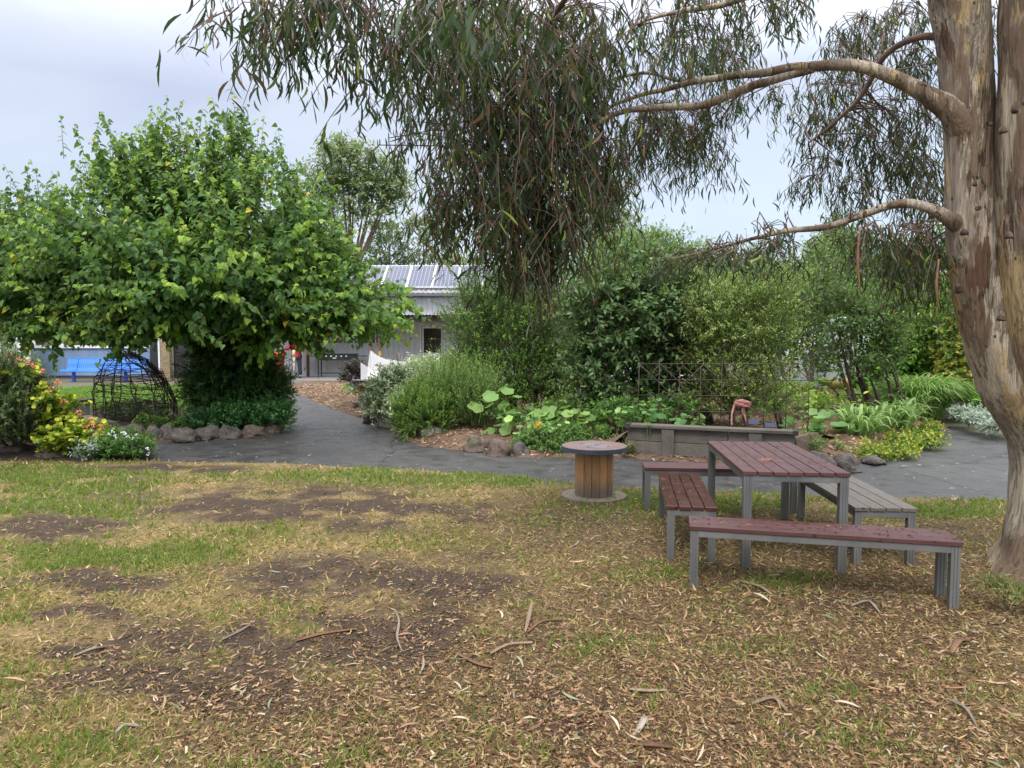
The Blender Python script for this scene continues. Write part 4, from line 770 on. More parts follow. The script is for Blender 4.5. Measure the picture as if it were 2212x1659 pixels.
MB().tube([(hx+.03, hy+.03, hz), (hx+.055, hy-.01, hz+.01)], [.011, .008], 6).build('thumb', skin, o)
X = wx(603, 28.4); o = thing('red_tub', 'bright red plastic tub on a dark red stand left of the person', 'tub', (X, 28.4, SL)); red = simple('red_plastic', (.60, .02, .015), (.5, .015, .01), 4, .35, bmp=0)
MB().tube([(X, 28.4, .92), (X, 28.4, 1.0), (X, 28.4, 1.16), (X, 28.4, 1.165), (X, 28.4, 1.02)], [.16, .24, .27, .25, .20], 22).build('tub', red, o); MB().box((X-.16, 28.24, SL), (X+.16, 28.56, .919)).build('stand', simple('dark_red_panel', (.32, .03, .02), (.22, .02, .015), 3, .5), o, bevel=.02); MB().tube([(X-.25, 28.4, 1.14), (X-.15, 28.2, 1.3), (X+.15, 28.2, 1.3), (X+.25, 28.4, 1.14)], .012, 6).build('handle', M['white'], o)
# ---- garden net
def net_mat():
    m, nt, b, out = newmat('white_netting'); b.inputs['Base Color'].default_value = (.78, .79, .80, 1); b.inputs['Roughness'].default_value = .8; tr_ = N(nt, 'ShaderNodeBsdfTransparent'); tl = N(nt, 'ShaderNodeBsdfTranslucent'); tl.inputs[0].default_value = (.8, .8, .8, 1)
    m1 = N(nt, 'ShaderNodeMixShader'); m1.inputs[0].default_value = .4; m2 = N(nt, 'ShaderNodeMixShader'); m2.inputs[0].default_value = .42; nt.links.new(b.outputs[0], m1.inputs[1]); nt.links.new(tl.outputs[0], m1.inputs[2]); nt.links.new(m1.outputs[0], m2.inputs[1]); nt.links.new(tr_.outputs[0], m2.inputs[2]); nt.links.new(m2.outputs[0], out.inputs[0]); return m
M['net'] = net_mat()
o = thing('garden_net', 'white crop netting draped over stakes in front of the verandah', 'netting', A(850, 800, 20.5))
def sheet(top, bot, Yt, Yb, nz=12, wob=.05):
    mb = MB(); n = 30; tx = [p[0] for p in top]; ty = [p[1] for p in top]; bx = [p[0] for p in bot]; by = [p[1] for p in bot]; g = []
    for i in range(n+1):
        u = i/n; a_ = A(np.interp(u, np.linspace(0, 1, len(tx)), tx), np.interp(u, np.linspace(0, 1, len(tx)), ty), Yt); b_ = A(np.interp(u, np.linspace(0, 1, len(bx)), bx), np.interp(u, np.linspace(0, 1, len(bx)), by), Yb)
        for j in range(nz+1):
            t = j/nz; q = a_.lerp(b_, t); q.z -= .22*math.sin(math.pi*t)*.5; q.y += wob*math.sin(u*38+t*3)*t; g.append(q)
    k = nz+1
    mb.v = [tuple(q) for q in g]
    for i in range(n):
        for j in range(nz): mb.f.append((i*k+j, (i+1)*k+j, (i+1)*k+j+1, i*k+j+1)); mb.sm.append(True)
    return mb
sheet([(799.5, 755), (808, 763), (820, 770), (834, 776), (848, 777), (862, 781), (880, 781), (895.6, 775.5), (905, 781), (915, 790)], [(786, 822), (815, 826), (850, 826), (880, 826), (935, 820)], 20.5, 19.8).build('net', M['net'], o)
sheet([(799.5, 755), (812, 767), (830, 775), (848, 777), (870, 782), (895.6, 775.5), (908, 783)], [(790, 815), (850, 815), (880, 815), (925, 812)], 20.52, 21.3).build('net', M['net'], o)
sheet([(779, 783), (790, 790), (800, 797), (812, 802), (835, 790), (850, 790), (865, 802)], [(779, 826), (800, 830), (850, 834), (890, 828)], 19.6, 19.1, wob=.02).build('net', M['net'], o)
for x, y in ((799.5, 753), (848, 775), (895.6, 774)): a_ = A(x, y, 20.5); MB().tube([(a_.x, a_.y, .1), tuple(a_)], .02, 6).build('stake', M['twig'], o)
# ---- block planter
p = A(764, 855, 20.0); p.z = .05; o = thing('block_planter', 'small concrete block planter holding the dark purple plant', 'planter', (p.x, 20.0, 0)); m_ = MB(); w = .17
m_.box((p.x-w, 19.85, .05), (p.x+w, 19.89, .42)); m_.box((p.x-w, 20.17, .05), (p.x+w, 20.21, .42)); m_.box((p.x-w, 19.891, .05), (p.x-w+.04, 20.169, .42)); m_.box((p.x+w-.04, 19.891, .05), (p.x+w, 20.169, .42)); m_.build('block', M['concrete'], o); MB().box((p.x-w+.041, 19.892, .1), (p.x+w-.041, 20.168, .37)).build('soil', M['bark'], o)
# ---- overhead wires behind roof
for k, (dz, lab) in enumerate(((0, 'upper thin overhead wire crossing behind the roof'), (-.5, 'lower thin overhead wire crossing behind the roof'))):
    tag(MB().tube([(-60, 46, 6.6+dz), (-20, 46, 6.4+dz), (20, 46, 6.3+dz), (60, 46, 6.6+dz)], .02, 5).build('overhead_wire', M['black']), lab, 'wire')
# ================================================================ PLANTS
def LV(x, y, rx, ry, Y, n, dz=None):
    c = A(x, y, Y); return ((c.x, c.y, c.z), (rx/FV*Y, dz if dz else rx/FV*Y*.9, ry/FV*Y), n)
def lobesV(L, dz=None): return [LV(*q, dz) for q in L]
G1, G2, G3 = (.020, .055, .016), (.05, .115, .022), (.16, .28, .03)
# ---- mulberry tree
mt = thing('mulberry_tree', 'wide bushy mulberry tree with large bright green leaves filling the left of the view', 'tree', (H(480, 896).x, 15.0, 0))
bx, by = H(480, 900).x, 15.2
trk = MB(); trk.tube(catmull([(bx, by, -.05), (bx+.05, by, .6), (bx-.02, by, 1.2), (bx-.1, by, 1.9)], 5), lerps([.24, .17, .16, .17], 16), 12, jit=.06); trk.build('trunk', M['bark'], mt)
Ym = 13.6
ML = [(400, 580, 290, 165, Ym, 520), (385, 455, 165, 75, Ym, 190), (500, 400, 60, 40, Ym, 30), (325, 400, 80, 40, Ym, 40), (140, 575, 170, 75, Ym-.3, 230), (20, 560, 110, 65, Ym, 120), (60, 640, 190, 75, Ym-.5, 240), (640, 500, 60, 75, Ym, 100), (640, 600, 110, 85, Ym-.3, 210), (735, 655, 80, 42, Ym-.4, 130), (620, 690, 130, 46, Ym-.6, 170), (330, 680, 170, 45, Ym-.8, 200), (450, 640, 200, 90, Ym-1.6, 260), (280, 560, 180, 100, Ym-1.4, 220), (130, 725, 170, 22, Ym-.8, 190), (380, 735, 170, 22, Ym-.4, 190), (570, 735, 90, 26, Ym-.2, 120), (805, 668, 50, 22, Ym-.6, 44), (560, 500, 120, 110, Ym-1.1, 160)]
S = []; Dd = []
for q in ML:
    c, r, n = LV(*q); r = (r[0], max(r[1], 1.3)*.85, r[2]); n = int(n*1.5)
    q_ = inell(n, .5); st = np.array(c)+q_*np.array(r); hgt = smooth(1.6, 4.6, st[:, 2])[:, None]
    d = nrm(q_*np.array([1, 1, .6])*1.0+np.array([0, 0, 1.0])*(hgt*1.7-.12)+RG.normal(size=(n, 3))*.32); S.append(st); Dd.append(d)
SP = []
for x, y, n in ((500, 330, 8), (505, 345, 6), (388, 345, 10), (325, 350, 9), (262, 378, 8), (195, 420, 7), (75, 462, 7), (18, 500, 7), (548, 365, 8), (612, 415, 8), (650, 460, 7), (450, 360, 7), (140, 465, 6), (700, 530, 6), (735, 590, 6), (350, 355, 6), (225, 400, 5)):
    c = np.array(A(x, y, Ym-.2)); n = int(n*2.6); SP.append((c+RG.normal(size=(n, 3))*np.array([.16, .3, .25]), nrm(np.array([0, 0, 1.])+RG.normal(size=(n, 3))*.14)))
S = np.concatenate(S); Dd = np.concatenate(Dd); S, Dd = clump(S, Dd, .75); S = np.concatenate([S]+[q[0] for q in SP]); Dd = np.concatenate([Dd]+[q[1] for q in SP]); hgt = smooth(1.8, 4.8, S[:, 2])
for m_ in (0,):
    L = RG.uniform(.45, .95, len(S))*(1-.08*hgt); P, D, Nn, t, cur = shoots(S, Dd, L, 11, .20, .95, .04)
    kk = cur[:, :, 2].min(1) > 1.5; cur = cur[kk]; k0 = np.repeat(kk, 11)
    # blades hang from their stalks
    D = nrm(D+np.array([0, 0, -.75])); front = nrm(np.array([0, -.7, .6])+RG.normal(size=P.shape)*.8); Nn = nrm(Nn*.6+front*.7)
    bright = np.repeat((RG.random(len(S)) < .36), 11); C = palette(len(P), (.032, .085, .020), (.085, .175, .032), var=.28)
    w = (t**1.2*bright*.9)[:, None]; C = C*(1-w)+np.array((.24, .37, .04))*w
    yl = (RG.random(len(P)) < .006)[:, None]; C = np.where(yl, np.array((.55, .42, .04)), C)
    k = (P[:, 2] > 1.45) & k0
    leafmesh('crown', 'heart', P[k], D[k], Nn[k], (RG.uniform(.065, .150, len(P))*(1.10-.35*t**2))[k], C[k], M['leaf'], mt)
    twigmesh('twigs', cur, .006, M['twig'], mt)
# inner leaves in a darker green that fill the crown
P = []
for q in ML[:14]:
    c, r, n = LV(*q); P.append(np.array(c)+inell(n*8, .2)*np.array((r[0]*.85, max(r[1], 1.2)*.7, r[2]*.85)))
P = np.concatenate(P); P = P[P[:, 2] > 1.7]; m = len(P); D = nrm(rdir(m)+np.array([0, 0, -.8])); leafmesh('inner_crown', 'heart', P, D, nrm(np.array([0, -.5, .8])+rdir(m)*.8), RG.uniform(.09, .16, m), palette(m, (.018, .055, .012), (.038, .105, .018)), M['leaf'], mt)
tops = [LV(*q)[0] for q in ML]
for i, e in enumerate(tops):
    s = Vector((bx-.1, by, 1.75)); e = Vector(e); mid = s.lerp(e, .5)+Vector((random.uniform(-.2, .2), 0, .15)); MB().tube(catmull([s, mid, e], 6), lerps([.085, .05, .012], 13), 7, jit=.05).build('limb', M['bark'], mt)
# low sprigs hanging in front
for (x, y, Y, ux) in ((345, 712, 11.6, 1), (300, 722, 11.8, -1), (400, 730, 11.7, 1), (275, 775, 12.0, -.2), (590, 745, 12.2, .4), (560, 760, 12.4, -.2), (650, 745, 12.6, .6), (850, 685, 12.9, 1), (835, 640, 13, 1), (815, 715, 12.9, .8), (60, 735, 12.6, .3), (120, 740, 12.4, .3)):
    s = np.array(A(x, y-14, Y+.3)); m = 7; st = s+RG.normal(size=(m, 3))*.10; d = np.tile(np.array([ux*.9, -.5, -.05]), (m, 1))+RG.normal(size=(m, 3))*.3
    P, D, Nn, t, cur = shoots(st, d, .38, 7, .25, .9); D = nrm(D+np.array([0, 0, -.9])); w = (t*.75*(RG.random(len(t)) < .7))[:, None]; C = palette(len(P), (.04, .11, .02), (.08, .19, .03))*(1-w)+np.array((.24, .38, .04))*w
    leafmesh('sprig', 'heart', P, D, nrm(np.array([0, -1, .5])+rdir(len(P))*.5), RG.uniform(.07, .14, len(P)), C, M['leaf'], mt)
# ---- dark shrub under it
bush('yew_bush', 'very dark green fine-leaved conical shrub below the mulberry crown', 'shrub', lobesV([(505, 800, 84, 66, 13.6, 520), (480, 840, 66, 42, 13.4, 260), (560, 838, 56, 42, 13.5, 280), (500, 745, 74, 40, 13.8, 240)]), 'lance', .075, ((.020, .060, .018), (.038, .10, .028), (.08, .18, .04)), 22, .34, .1, .15, .4, .7, base=(H(500, 880).x, 14.0, 0), stems=6, stem_r=.03, part='crown', zmin=.05)
# ---- island plants
bush('ground_cover', 'glossy bright green ground cover spilling over rocks at the path corner', 'plant', lobesV([(545, 897, 82, 26, 12.9, 210), (440, 916, 42, 15, 12.7, 80), (500, 902, 52, 20, 12.8, 120), (598, 905, 34, 30, 12.7, 110), (575, 880, 50, 15, 13.6, 60)]), 'oval', .05, ((.03, .12, .035), (.05, .17, .045), (.11, .28, .06)), 14, .20, -.05, .9, .3, .8, mat='glossleaf', base=(H(540, 925).x, 12.9, 0), stems=6, stem_r=.01, zmin=.03)
bush('nasturtium_plant', 'small pale green leafy plant at the foot of the twig dome', 'plant', lobesV([(335, 916, 40, 12, 13.2, 34), (380, 925, 25, 9, 13.0, 20)]), 'round', .07, ((.10, .22, .05), (.16, .30, .08), (.3, .4, .08)), 6, .14, 0, .9, stems=3, stem_r=.006)
bush('fern_plant', 'dark low leafy plants growing inside the twig dome', 'plant', lobesV([(300, 893, 75, 16, 14.6, 80)]), 'lance', .13, ((.02, .07, .02), (.05, .12, .03), (.1, .16, .04)), 7, .22, .1, .9, stems=3, stem_r=.006)
# twig dome
c = A(298, 905, 14.3); c.z = 0; o = thing('twig_dome', 'dome of woven dark willow twigs with an open front standing on the island bed', 'garden structure', c)
mb = MB(); R, Rz = .82, 1.42; ap = Vector((c.x-.22, c.y, Rz))
def dome(a, t, jx=0): return Vector((c.x+(R+jx)*math.cos(a)*math.cos(t)-.22*math.sin(t), c.y+.62*(R+jx)*math.sin(a)*math.cos(t), (Rz+jx)*math.sin(t)))
for i in range(15):
    a = 2*math.pi*i/15+random.uniform(-.18, .18); mb.tube([dome(a+random.uniform(-.10, .10), t, random.uniform(-.05, .06)) for t in np.linspace(0, 1.5, 8)], lerps([.012, .006], 8), 5)
for i in range(75):
    t = random.uniform(.03, 1.35); a0 = random.uniform(0, 6.28); L_ = random.uniform(1.0, 3.2); dt = random.uniform(-.15, .15); mb.tube([dome(a0+L_*k/8, t+dt*k/8+random.uniform(-.02, .02), random.uniform(-.04, .05)) for k in range(9)], random.uniform(.004, .008), 4)
for i in range(24):
    f = random.uniform(-.3, .3); mb.tube([Vector((c.x+dx+random.uniform(-.07, .07), c.y-.25+f, z+random.uniform(-.07, .06))) for dx, z in ((-.35, 1.42), (-.10, 1.40), (.22, 1.22), (.50, 1.0), (.68, .72), (.76, .35), (.78, 0))][random.randint(0, 2):random.choice((5, 6, 7, 7))], random.uniform(.005, .010), 5)
for i in range(60):                                                       # dry vine debris caught inside
    s = Vector((c.x+random.uniform(-.7, .7), c.y+random.uniform(-.4, .4), random.uniform(.05, .6))); mb.tube([s, s+Vector((random.uniform(-.2, .2), random.uniform(-.1, .1), random.uniform(.0, .3))), s+Vector((random.uniform(-.3, .3), random.uniform(-.1, .1), random.uniform(-.1, .4)))], .005, 4)
mb.build('woven_twigs', M['twig'], o)
a_ = A(340, 890, 13.7); MB().tube(catmull([(a_.x, 13.7, 0), (a_.x-.05, 13.7, .2), (a_.x-.10, 13.75, .45), (a_.x-.06, 13.8, .8)], 4), .014, 6).build('pale_stake', M['bk1'], o)
# slab seat, timber edging, wheelbarrow
c = H(165, 905); o = thing('slab_seat', 'dark flat slab resting on a grey stone leg left of the twig dome', 'seat', c); MB().box((c.x-.30, c.y-.25, .34), (c.x+.30, c.y+.2, .42)).build('slab', M['rock'], o, bevel=.01); MB().box((c.x-.02, c.y-.2, 0), (c.x+.25, c.y+.1, .339)).build('stone_leg', M['concrete'], o, bevel=.03)
a_, b_ = H(178, 908), H(262, 930); dv = (b_-a_); rz = math.atan2(dv.y, dv.x); tag(MB().box((a_.x, a_.y-.1, 0), (b_.x, a_.y+.15, .10), Matrix.Translation(a_) @ Matrix.Rotation(rz, 4, 'Z') @ Matrix.Translation(-a_)).build('edging_board', M['drift'], bevel=.01), 'pale timber edging board on the ground between slab seat and rocks', 'edging')
c = H(495, 905); c.y = 14.4; c.x = (495-CXV)/FV*14.4; o = thing('wheelbarrow', 'old dark wheelbarrow with rusty red handles pointing left, behind the ground cover', 'wheelbarrow', c)
w, l = .30, .45; mb = MB(); zt = .46; top = [(c.x-l, c.y-w, zt), (c.x+l, c.y-w, zt+.02), (c.x+l, c.y+w, zt+.02), (c.x-l, c.y+w, zt)]; bot = [(c.x-l*.6, c.y-w*.7, .22), (c.x+l*.5, c.y-w*.7, .22), (c.x+l*.5, c.y+w*.7, .22), (c.x-l*.6, c.y+w*.7, .22)]
for i in range(4): mb.face([top[i], top[(i+1) % 4], bot[(i+1) % 4], bot[i]])
mb.face(bot); tr_ = mb.build('tray', M['gutter'], o); tr_.modifiers.new('s', 'SOLIDIFY').thickness = .01; MB().tube([Vector(v) for v in top+[top[0]]], .014, 6).build('rim', M['alu'], o); MB().face([(c.x-l*.85, c.y-w*.9, zt-.05), (c.x+l*.85, c.y-w*.9, zt-.05), (c.x+l*.85, c.y+w*.9, zt-.04), (c.x-l*.85, c.y+w*.9, zt-.04)]).build('soil', M['bark'], o)
for s in (-1, 1): MB().tube([(c.x+.35, c.y+s*.12, .2), (c.x-.4, c.y+s*.2, .33), (c.x-.95, c.y+s*.26, .52), (c.x-1.05, c.y+s*.26, .53)], .018, 8).build('handle', simple('rusty_tube', (.17, .05, .035), (.09, .03, .02), 10, .6), o); MB().tube([(c.x-.3, c.y+s*.2, .3), (c.x-.38, c.y+s*.2, 0)], .014, 6).build('leg', M['gutter'], o)
pts = [(c.x+.5+.16*math.cos(a), c.y, .17+.16*math.sin(a)) for a in np.linspace(0, 2*math.pi, 21)]; MB().tube(pts, .03, 8, cap=False).build('wheel', M['black'], o)
# ---- left bed
RO = ((.035, .065, .035), (.06, .10, .05), (.14, .20, .08))
bush('rosemary_bush', 'tall dark rosemary bush at the far left edge of the lawn', 'shrub', lobesV([(0, 880, 72, 90, 9.8, 520), (48, 900, 34, 62, 9.75, 200), (-60, 870, 70, 100, 9.9, 200)]), 'needle', .045, RO, 42, .40, -.02, 1.5, .35, .75, base=(H(20, 985).x, 10.2, 0), stems=7, stem_r=.02, wid=1.3)
gl = [(142, 940, 62, 30, 9.9, 170), (182, 950, 40, 22, 9.8, 90), (50, 812, 18, 12, 9.7, 16), (100, 862, 20, 15, 9.7, 24), (100, 905, 34, 28, 9.9, 50), (150, 878, 16, 10, 10, 12)]
ge = bush('geranium', 'yellow green geranium with coral flowers spilling beside the left rosemary', 'flowering plant', lobesV(gl), 'round', .062, ((.10, .19, .025), (.24, .34, .03), (.44, .44, .04)), 6, .16, .05, .8, .3, .9, base=(H(130, 985).x, 9.9, 0), stems=6, stem_r=.01, mat='leaf')
def flowers(parent, pts, Y, r, col, n=14, stem=True, name='flower', ps=.022):
    for x, y in pts:
        c = np.array(A(x, y, Y)); q = rdir(n); mdir = nrm(q+np.array([0, -.6, .5]))
        leafmesh(name, 'petal', c+q*r, nrm(np.cross(mdir, rdir(n))), mdir, RG.uniform(.7, 1.2, n)*ps, palette(n, *col), M['petal'], parent)
        if stem: MB().tube([tuple(c+np.array([RG.normal()*.03, .05, -.28])), tuple(c)], .004, 4).build('stalk', M['twig'], parent)
flowers(ge, [(61, 784), (73, 789), (94, 802), (125, 825), (111, 840), (112, 858), (137, 868), (16, 764), (24, 770), (10, 778), (172, 892), (197, 907), (186, 920), (203, 920), (218, 923), (208, 938), (30, 782), (40, 776)], 9.7, .028, ((.75, .16, .10), (.85, .30, .22)))
bush('silver_plant', 'small silver grey plant between geranium and daisy bush', 'plant', lobesV([(200, 972, 30, 18, 9.6, 34)]), 'lance', .06, ((.20, .26, .22), (.3, .36, .3)), 8, .12, 0, .7, stems=2, stem_r=.005)
db = bush('daisy_bush', 'low dark green bush with white daisies at the end of the left bed', 'flowering plant', lobesV([(262, 960, 54, 26, 9.75, 200), (295, 972, 28, 18, 9.7, 80), (235, 972, 30, 22, 9.7, 70)]), 'lance', .038, ((.025, .085, .02), (.05, .14, .03), (.12, .24, .04)), 14, .13, .05, .8, .3, .9, base=(H(262, 992).x, 9.75, 0), stems=4, stem_r=.008)
flowers(db, [(249, 940), (252, 946), (263, 934), (276, 944), (295, 938), (287, 946), (319, 969), (320, 980), (243, 932), (270, 936), (235, 938)], 9.45, .012, ((.78, .78, .80), (.7, .7, .74)), 8, False, 'daisy', .017)
# ---- central bed
bush('purple_plant', 'dark purple glossy leaved plant in the concrete block planter', 'plant', lobesV([(763, 812, 20, 26, 20.0, 60), (757, 835, 22, 14, 19.9, 26)]), 'oval', .11, ((.018, .010, .018), (.05, .02, .04)), 10, .22, .15, .6, stems=3, stem_r=.015, mat='glossleaf', base=(wx(763, 20), 20.03, .4), zmin=.45)
bush('planter_greens', 'light green leaves hanging over the front of the concrete block planter', 'plant', lobesV([(766, 842, 22, 9, 19.7, 16)]), 'oval', .11, ((.10, .22, .04), (.2, .34, .06)), 6, .18, .3, .4, stems=2, stem_r=.006, base=(wx(766, 19.7), 19.75, .2))
VG = ((.16, .27, .10), (.42, .48, .28), (.66, .68, .50))
bush('variegated_shrub', 'cream and green variegated shrub behind the round rosemary', 'shrub', lobesV([(870, 838, 62, 42, 14.0, 300), (835, 865, 42, 34, 13.6, 170), (920, 805, 55, 26, 15.5, 150), (975, 795, 55, 22, 17, 100), (890, 880, 50, 26, 13.3, 120)]), 'lance', .085, VG, 12, .24, .12, .6, .35, .9, base=(H(850, 905).x, 14.0, .1), stems=7, stem_r=.014)
tag(MB().tube([tuple(A(862, 830, 14.6)), tuple(A(860, 780, 14.6)), tuple(A(860, 762, 14.6))], [.012, .02, .03], 6, jit=.3).build('seed_stalk', M['bk3']), 'dead brown seed stalk rising above the variegated shrub', 'seed stalk')
RO2 = ((.055, .13, .025), (.10, .21, .035), (.22, .36, .06))
bush('round_rosemary', 'round fine-leaved green rosemary bush at the path edge behind the driftwood', 'shrub', lobesV([(892, 895, 38, 50, 11.9, 330), (930, 905, 40, 36, 11.7, 170), (950, 880, 40, 50, 11.9, 200)]), 'needle', .03, RO2, 44, .28, .03, 1.0, .45, .7, base=(H(905, 948).x, 11.9, .02), stems=8, stem_r=.012, wid=1.3)
bush('tall_rosemary', 'upright rosemary with long spiky stems left of the pumpkin leaves', 'shrub', lobesV([(1005, 865, 70, 62, 12.3, 270), (1035, 890, 40, 50, 11.8, 130), (965, 850, 50, 40, 12.6, 130)]), 'needle', .034, ((.045, .11, .025), (.09, .18, .04), (.24, .38, .09)), 50, .50, -.05, 2.4, .3, .7, base=(H(1000, 945).x, 12.3, .1), stems=9, stem_r=.012, wid=1.2)
def bigleaves(name, label, pts, Y, s, cols, n=6, group=None):
    o = thing(name, label, 'vine', A(pts[0][0], pts[0][1], Y)-Vector((0, 0, .2)), 0, group); P = []; 
    for x, y in pts: P.append(np.array(A(x, y, Y))+RG.normal(size=(n, 3))*np.array([.13, .2, .05]))
    P = np.concatenate(P); m = len(P); a = RG.uniform(0, 6.28, m); D = np.stack([np.cos(a), np.sin(a)-.4, a*0-.25], -1); Nn = nrm(np.array([0, -.45, .9])+RG.normal(size=(m, 3))*.28)
    leafmesh('leaves', 'round', P, D, Nn, RG.uniform(.6, 1.15, m)*s, palette(m, *cols), M['leaf'], o, smooth=False); cur = np.stack([np.stack([P[:, 0]+RG.normal(size=m)*.05, P[:, 1]+.08, np.maximum(P[:, 2]-.35, .02)], -1), P*.5+np.stack([P[:, 0], P[:, 1]+.06, P[:, 2]-.15], -1)*.5, P-np.array([0, 0, .01])], 1); twigmesh('stalks', cur, .006, M['greenstalk'], o); return o
M['greenstalk'] = simple('green_stalk', (.16, .24, .06), (.10, .16, .04), 10, .5)
PK = ((.10, .21, .05), (.22, .34, .09))
bigleaves('pumpkin_vine', 'big pale green pumpkin leaves climbing at the right side of the tall rosemary', [(1068, 860), (1078, 885), (1082, 915), (1062, 925), (1060, 880), (1085, 870), (1072, 845)], 11.4, .22, PK, 3)
bigleaves('pumpkin_vine', 'large pale pumpkin leaves behind the mounded herb bush, left of the spool table', [(1180, 898), (1205, 890), (1230, 900), (1255, 890), (1280, 900), (1305, 900), (1240, 915), (1270, 915), (1150, 905), (1120, 895), (1300, 912), (1160, 890), (1215, 905), (1245, 898), (1320, 905), (1190, 908)], 11.2, .22, PK, 4)
bigleaves('nasturtium', 'small round nasturtium leaves trailing over the mounded herb bush', [(1150, 915), (1170, 925), (1190, 918), (1140, 935), (1200, 930), (1220, 925), (1160, 945), (1240, 940), (1290, 960), (1300, 968), (1340, 890)], 10.6, .10, ((.13, .28, .08), (.25, .42, .14)), 6)
flowers(bigleaves('nasturtium', 'few nasturtium leaves with one orange yellow flower above the herb bush', [(1165, 915)], 10.4, .1, ((.13, .28, .08), (.25, .42, .14)), 4), [(1162, 917)], 10.2, .02, ((.85, .42, .01), (.9, .5, .02)), 8, True, 'flower', .05)
HBc = ((.05, .12, .035), (.09, .19, .05), (.18, .30, .07))
bush('herb_bush', 'mounded ferny green herb bush at the path edge behind the spool table', 'shrub', lobesV([(1175, 955, 46, 28, 10.5, 260), (1230, 950, 46, 26, 10.6, 220), (1140, 962, 26, 16, 10.4, 90), (1200, 968, 40, 14, 10.3, 90), (1280, 948, 34, 22, 10.8, 110)]), 'needle', .028, HBc, 36, .13, .0, .8, .3, .9, base=(H(1190, 985).x, 10.5, 0), stems=5, stem_r=.008, wid=1.8)
bush('grass_tuft', 'small ferny grass tuft at the left end of the sleeper wall', 'plant', lobesV([(1352, 975, 18, 12, 10.0, 30)]), 'needle', .06, ((.08, .14, .04), (.3, .28, .1)), 12, .14, .1, 1.2, stems=0)
S1c = ((.018, .062, .013), (.055, .145, .024), (.19, .36, .045))
bush('myrtle_shrub', 'large dense fine-leaved green shrub in front of the building, left of the broad-leaved tree', 'shrub', lobesV([(1085, 745, 105, 95, 13.6, 620), (1020, 690, 62, 60, 13.4, 200), (1130, 660, 80, 70, 13.6, 280), (1060, 640, 55, 40, 13.5, 110), (1185, 790, 62, 68, 13.4, 260), (1030, 790, 55, 50, 13.2, 170), (1170, 700, 60, 60, 13.3, 170), (1110, 820, 95, 50, 13.3, 300), (1060, 860, 60, 36, 13.1, 160), (1170, 860, 70, 30, 13.2, 160)]), 'lance', .050, S1c, 17, .34, .0, .9, .3, .85, base=(H(1110, 885).x, 13.6, .1), stems=12, stem_r=.03, part='crown', zmin=.3)
S2c = ((.028, .07, .024), (.06, .125, .045), (.15, .24, .09))
bush('broadleaf_tree', 'small dark tree with broad grey green oval leaves above the pumpkin vine', 'tree', lobesV([(1370, 690, 115, 80, 12.2, 300), (1290, 660, 62, 70, 12.0, 130), (1430, 650, 90, 80, 12.3, 170), (1290, 790, 55, 55, 12.0, 90), (1350, 790, 60, 55, 12.1, 100), (1440, 760, 60, 60, 12.3, 110), (1380, 600, 100, 60, 12.5, 140), (1290, 860, 40, 40, 11.9, 44), (1480, 700, 60, 80, 12.6, 90), (1500, 820, 60, 60, 12.8, 90), (1400, 850, 60, 40, 12.2, 70)]), 'oval', .105, S2c, 10, .42, .22, .35, .35, .9, base=(H(1432, 890).x, 12.3, .15), stems=10, stem_r=.055, part='crown', stemmat='bark', zmin=.35)
S3c = ((.07, .15, .025), (.15, .25, .04), (.34, .38, .12))
bush('feathery_shrub', 'airy yellow green feathery shrub with wispy tips behind the wire trellis', 'shrub', lobesV([(1600, 690, 100, 62, 11.5, 260), (1650, 640, 75, 40, 11.7, 120), (1545, 720, 62, 60, 11.4, 130), (1650, 760, 62, 70, 11.4, 160), (1560, 800, 60, 55, 11.4, 110), (1640, 850, 62, 45, 11.3, 130), (1560, 870, 60, 30, 11.6, 90), (1540, 650, 55, 40, 11.6, 70)]), 'lance', .062, S3c, 20, .46, .12, .9, .3, .75, base=(H(1585, 915).x, 11.5, .2), stems=9, stem_r=.025, part='crown', wid=.75, zmin=.3)
bush('apple_tree', 'open dark-branched apple tree right of the feathery shrub', 'tree', lobesV([(1810, 690, 85, 60, 13.8, 150), (1880, 730, 62, 55, 13.8, 110), (1760, 640, 60, 40, 14, 60), (1840, 790, 70, 30, 13.7, 60), (1900, 670, 60, 50, 14, 80)]), 'oval', .085, ((.022, .06, .018), (.05, .11, .03), (.12, .2, .05)), 10, .36, .12, .45, .35, .9, base=(H(1790, 855).x, 13.8, .15), stems=9, stem_r=.045, part='crown', zmin=.5)
SG = ((.06, .11, .04), (.10, .17, .065), (.18, .27, .09))
bush('wall_end_plant', 'small green plants on dark mulch at the right end of the sleeper wall', 'plant', lobesV([(1745, 965, 26, 16, 9.7, 30), (1790, 975, 34, 10, 10.0, 26)]), 'oval', .05, ((.04, .11, .025), (.09, .19, .03), (.2, .3, .05)), 7, .14, .1, .7, stems=0)
bush('understory_plant', 'low leafy dark green plants on the bed under the broad-leaved tree', 'plant', lobesV([(1330, 890, 60, 16, 11.3, 60), (1450, 885, 50, 18, 11.4, 60), (1390, 900, 40, 14, 10.9, 40), (1250, 880, 70, 14, 12.0, 60), (1120, 905, 60, 14, 11.3, 50)]), 'oval', .08, ((.03, .10, .025), (.07, .17, .035), (.14, .26, .05)), 8, .18, .05, .8, stems=0)
bush('leafy_greens', 'bright green leafy plants growing on the bed behind the flamingo and trellis', 'plant', lobesV([(1560, 850, 70, 16, 14.5, 50), (1680, 855, 60, 18, 14.5, 50), (1270, 865, 50, 14, 15, 40), (1460, 860, 60, 14, 15, 40), (1620, 885, 80, 12, 12.6, 40), (1790, 885, 60, 12, 12.6, 36), (1700, 870, 60, 14, 13.6, 40)]), 'oval', .13, ((.07, .18, .03), (.16, .30, .04), (.34, .42, .06)), 7, .24, .05, .9, stems=0)
Gk = 'shrubs and small trees behind the planted bed'
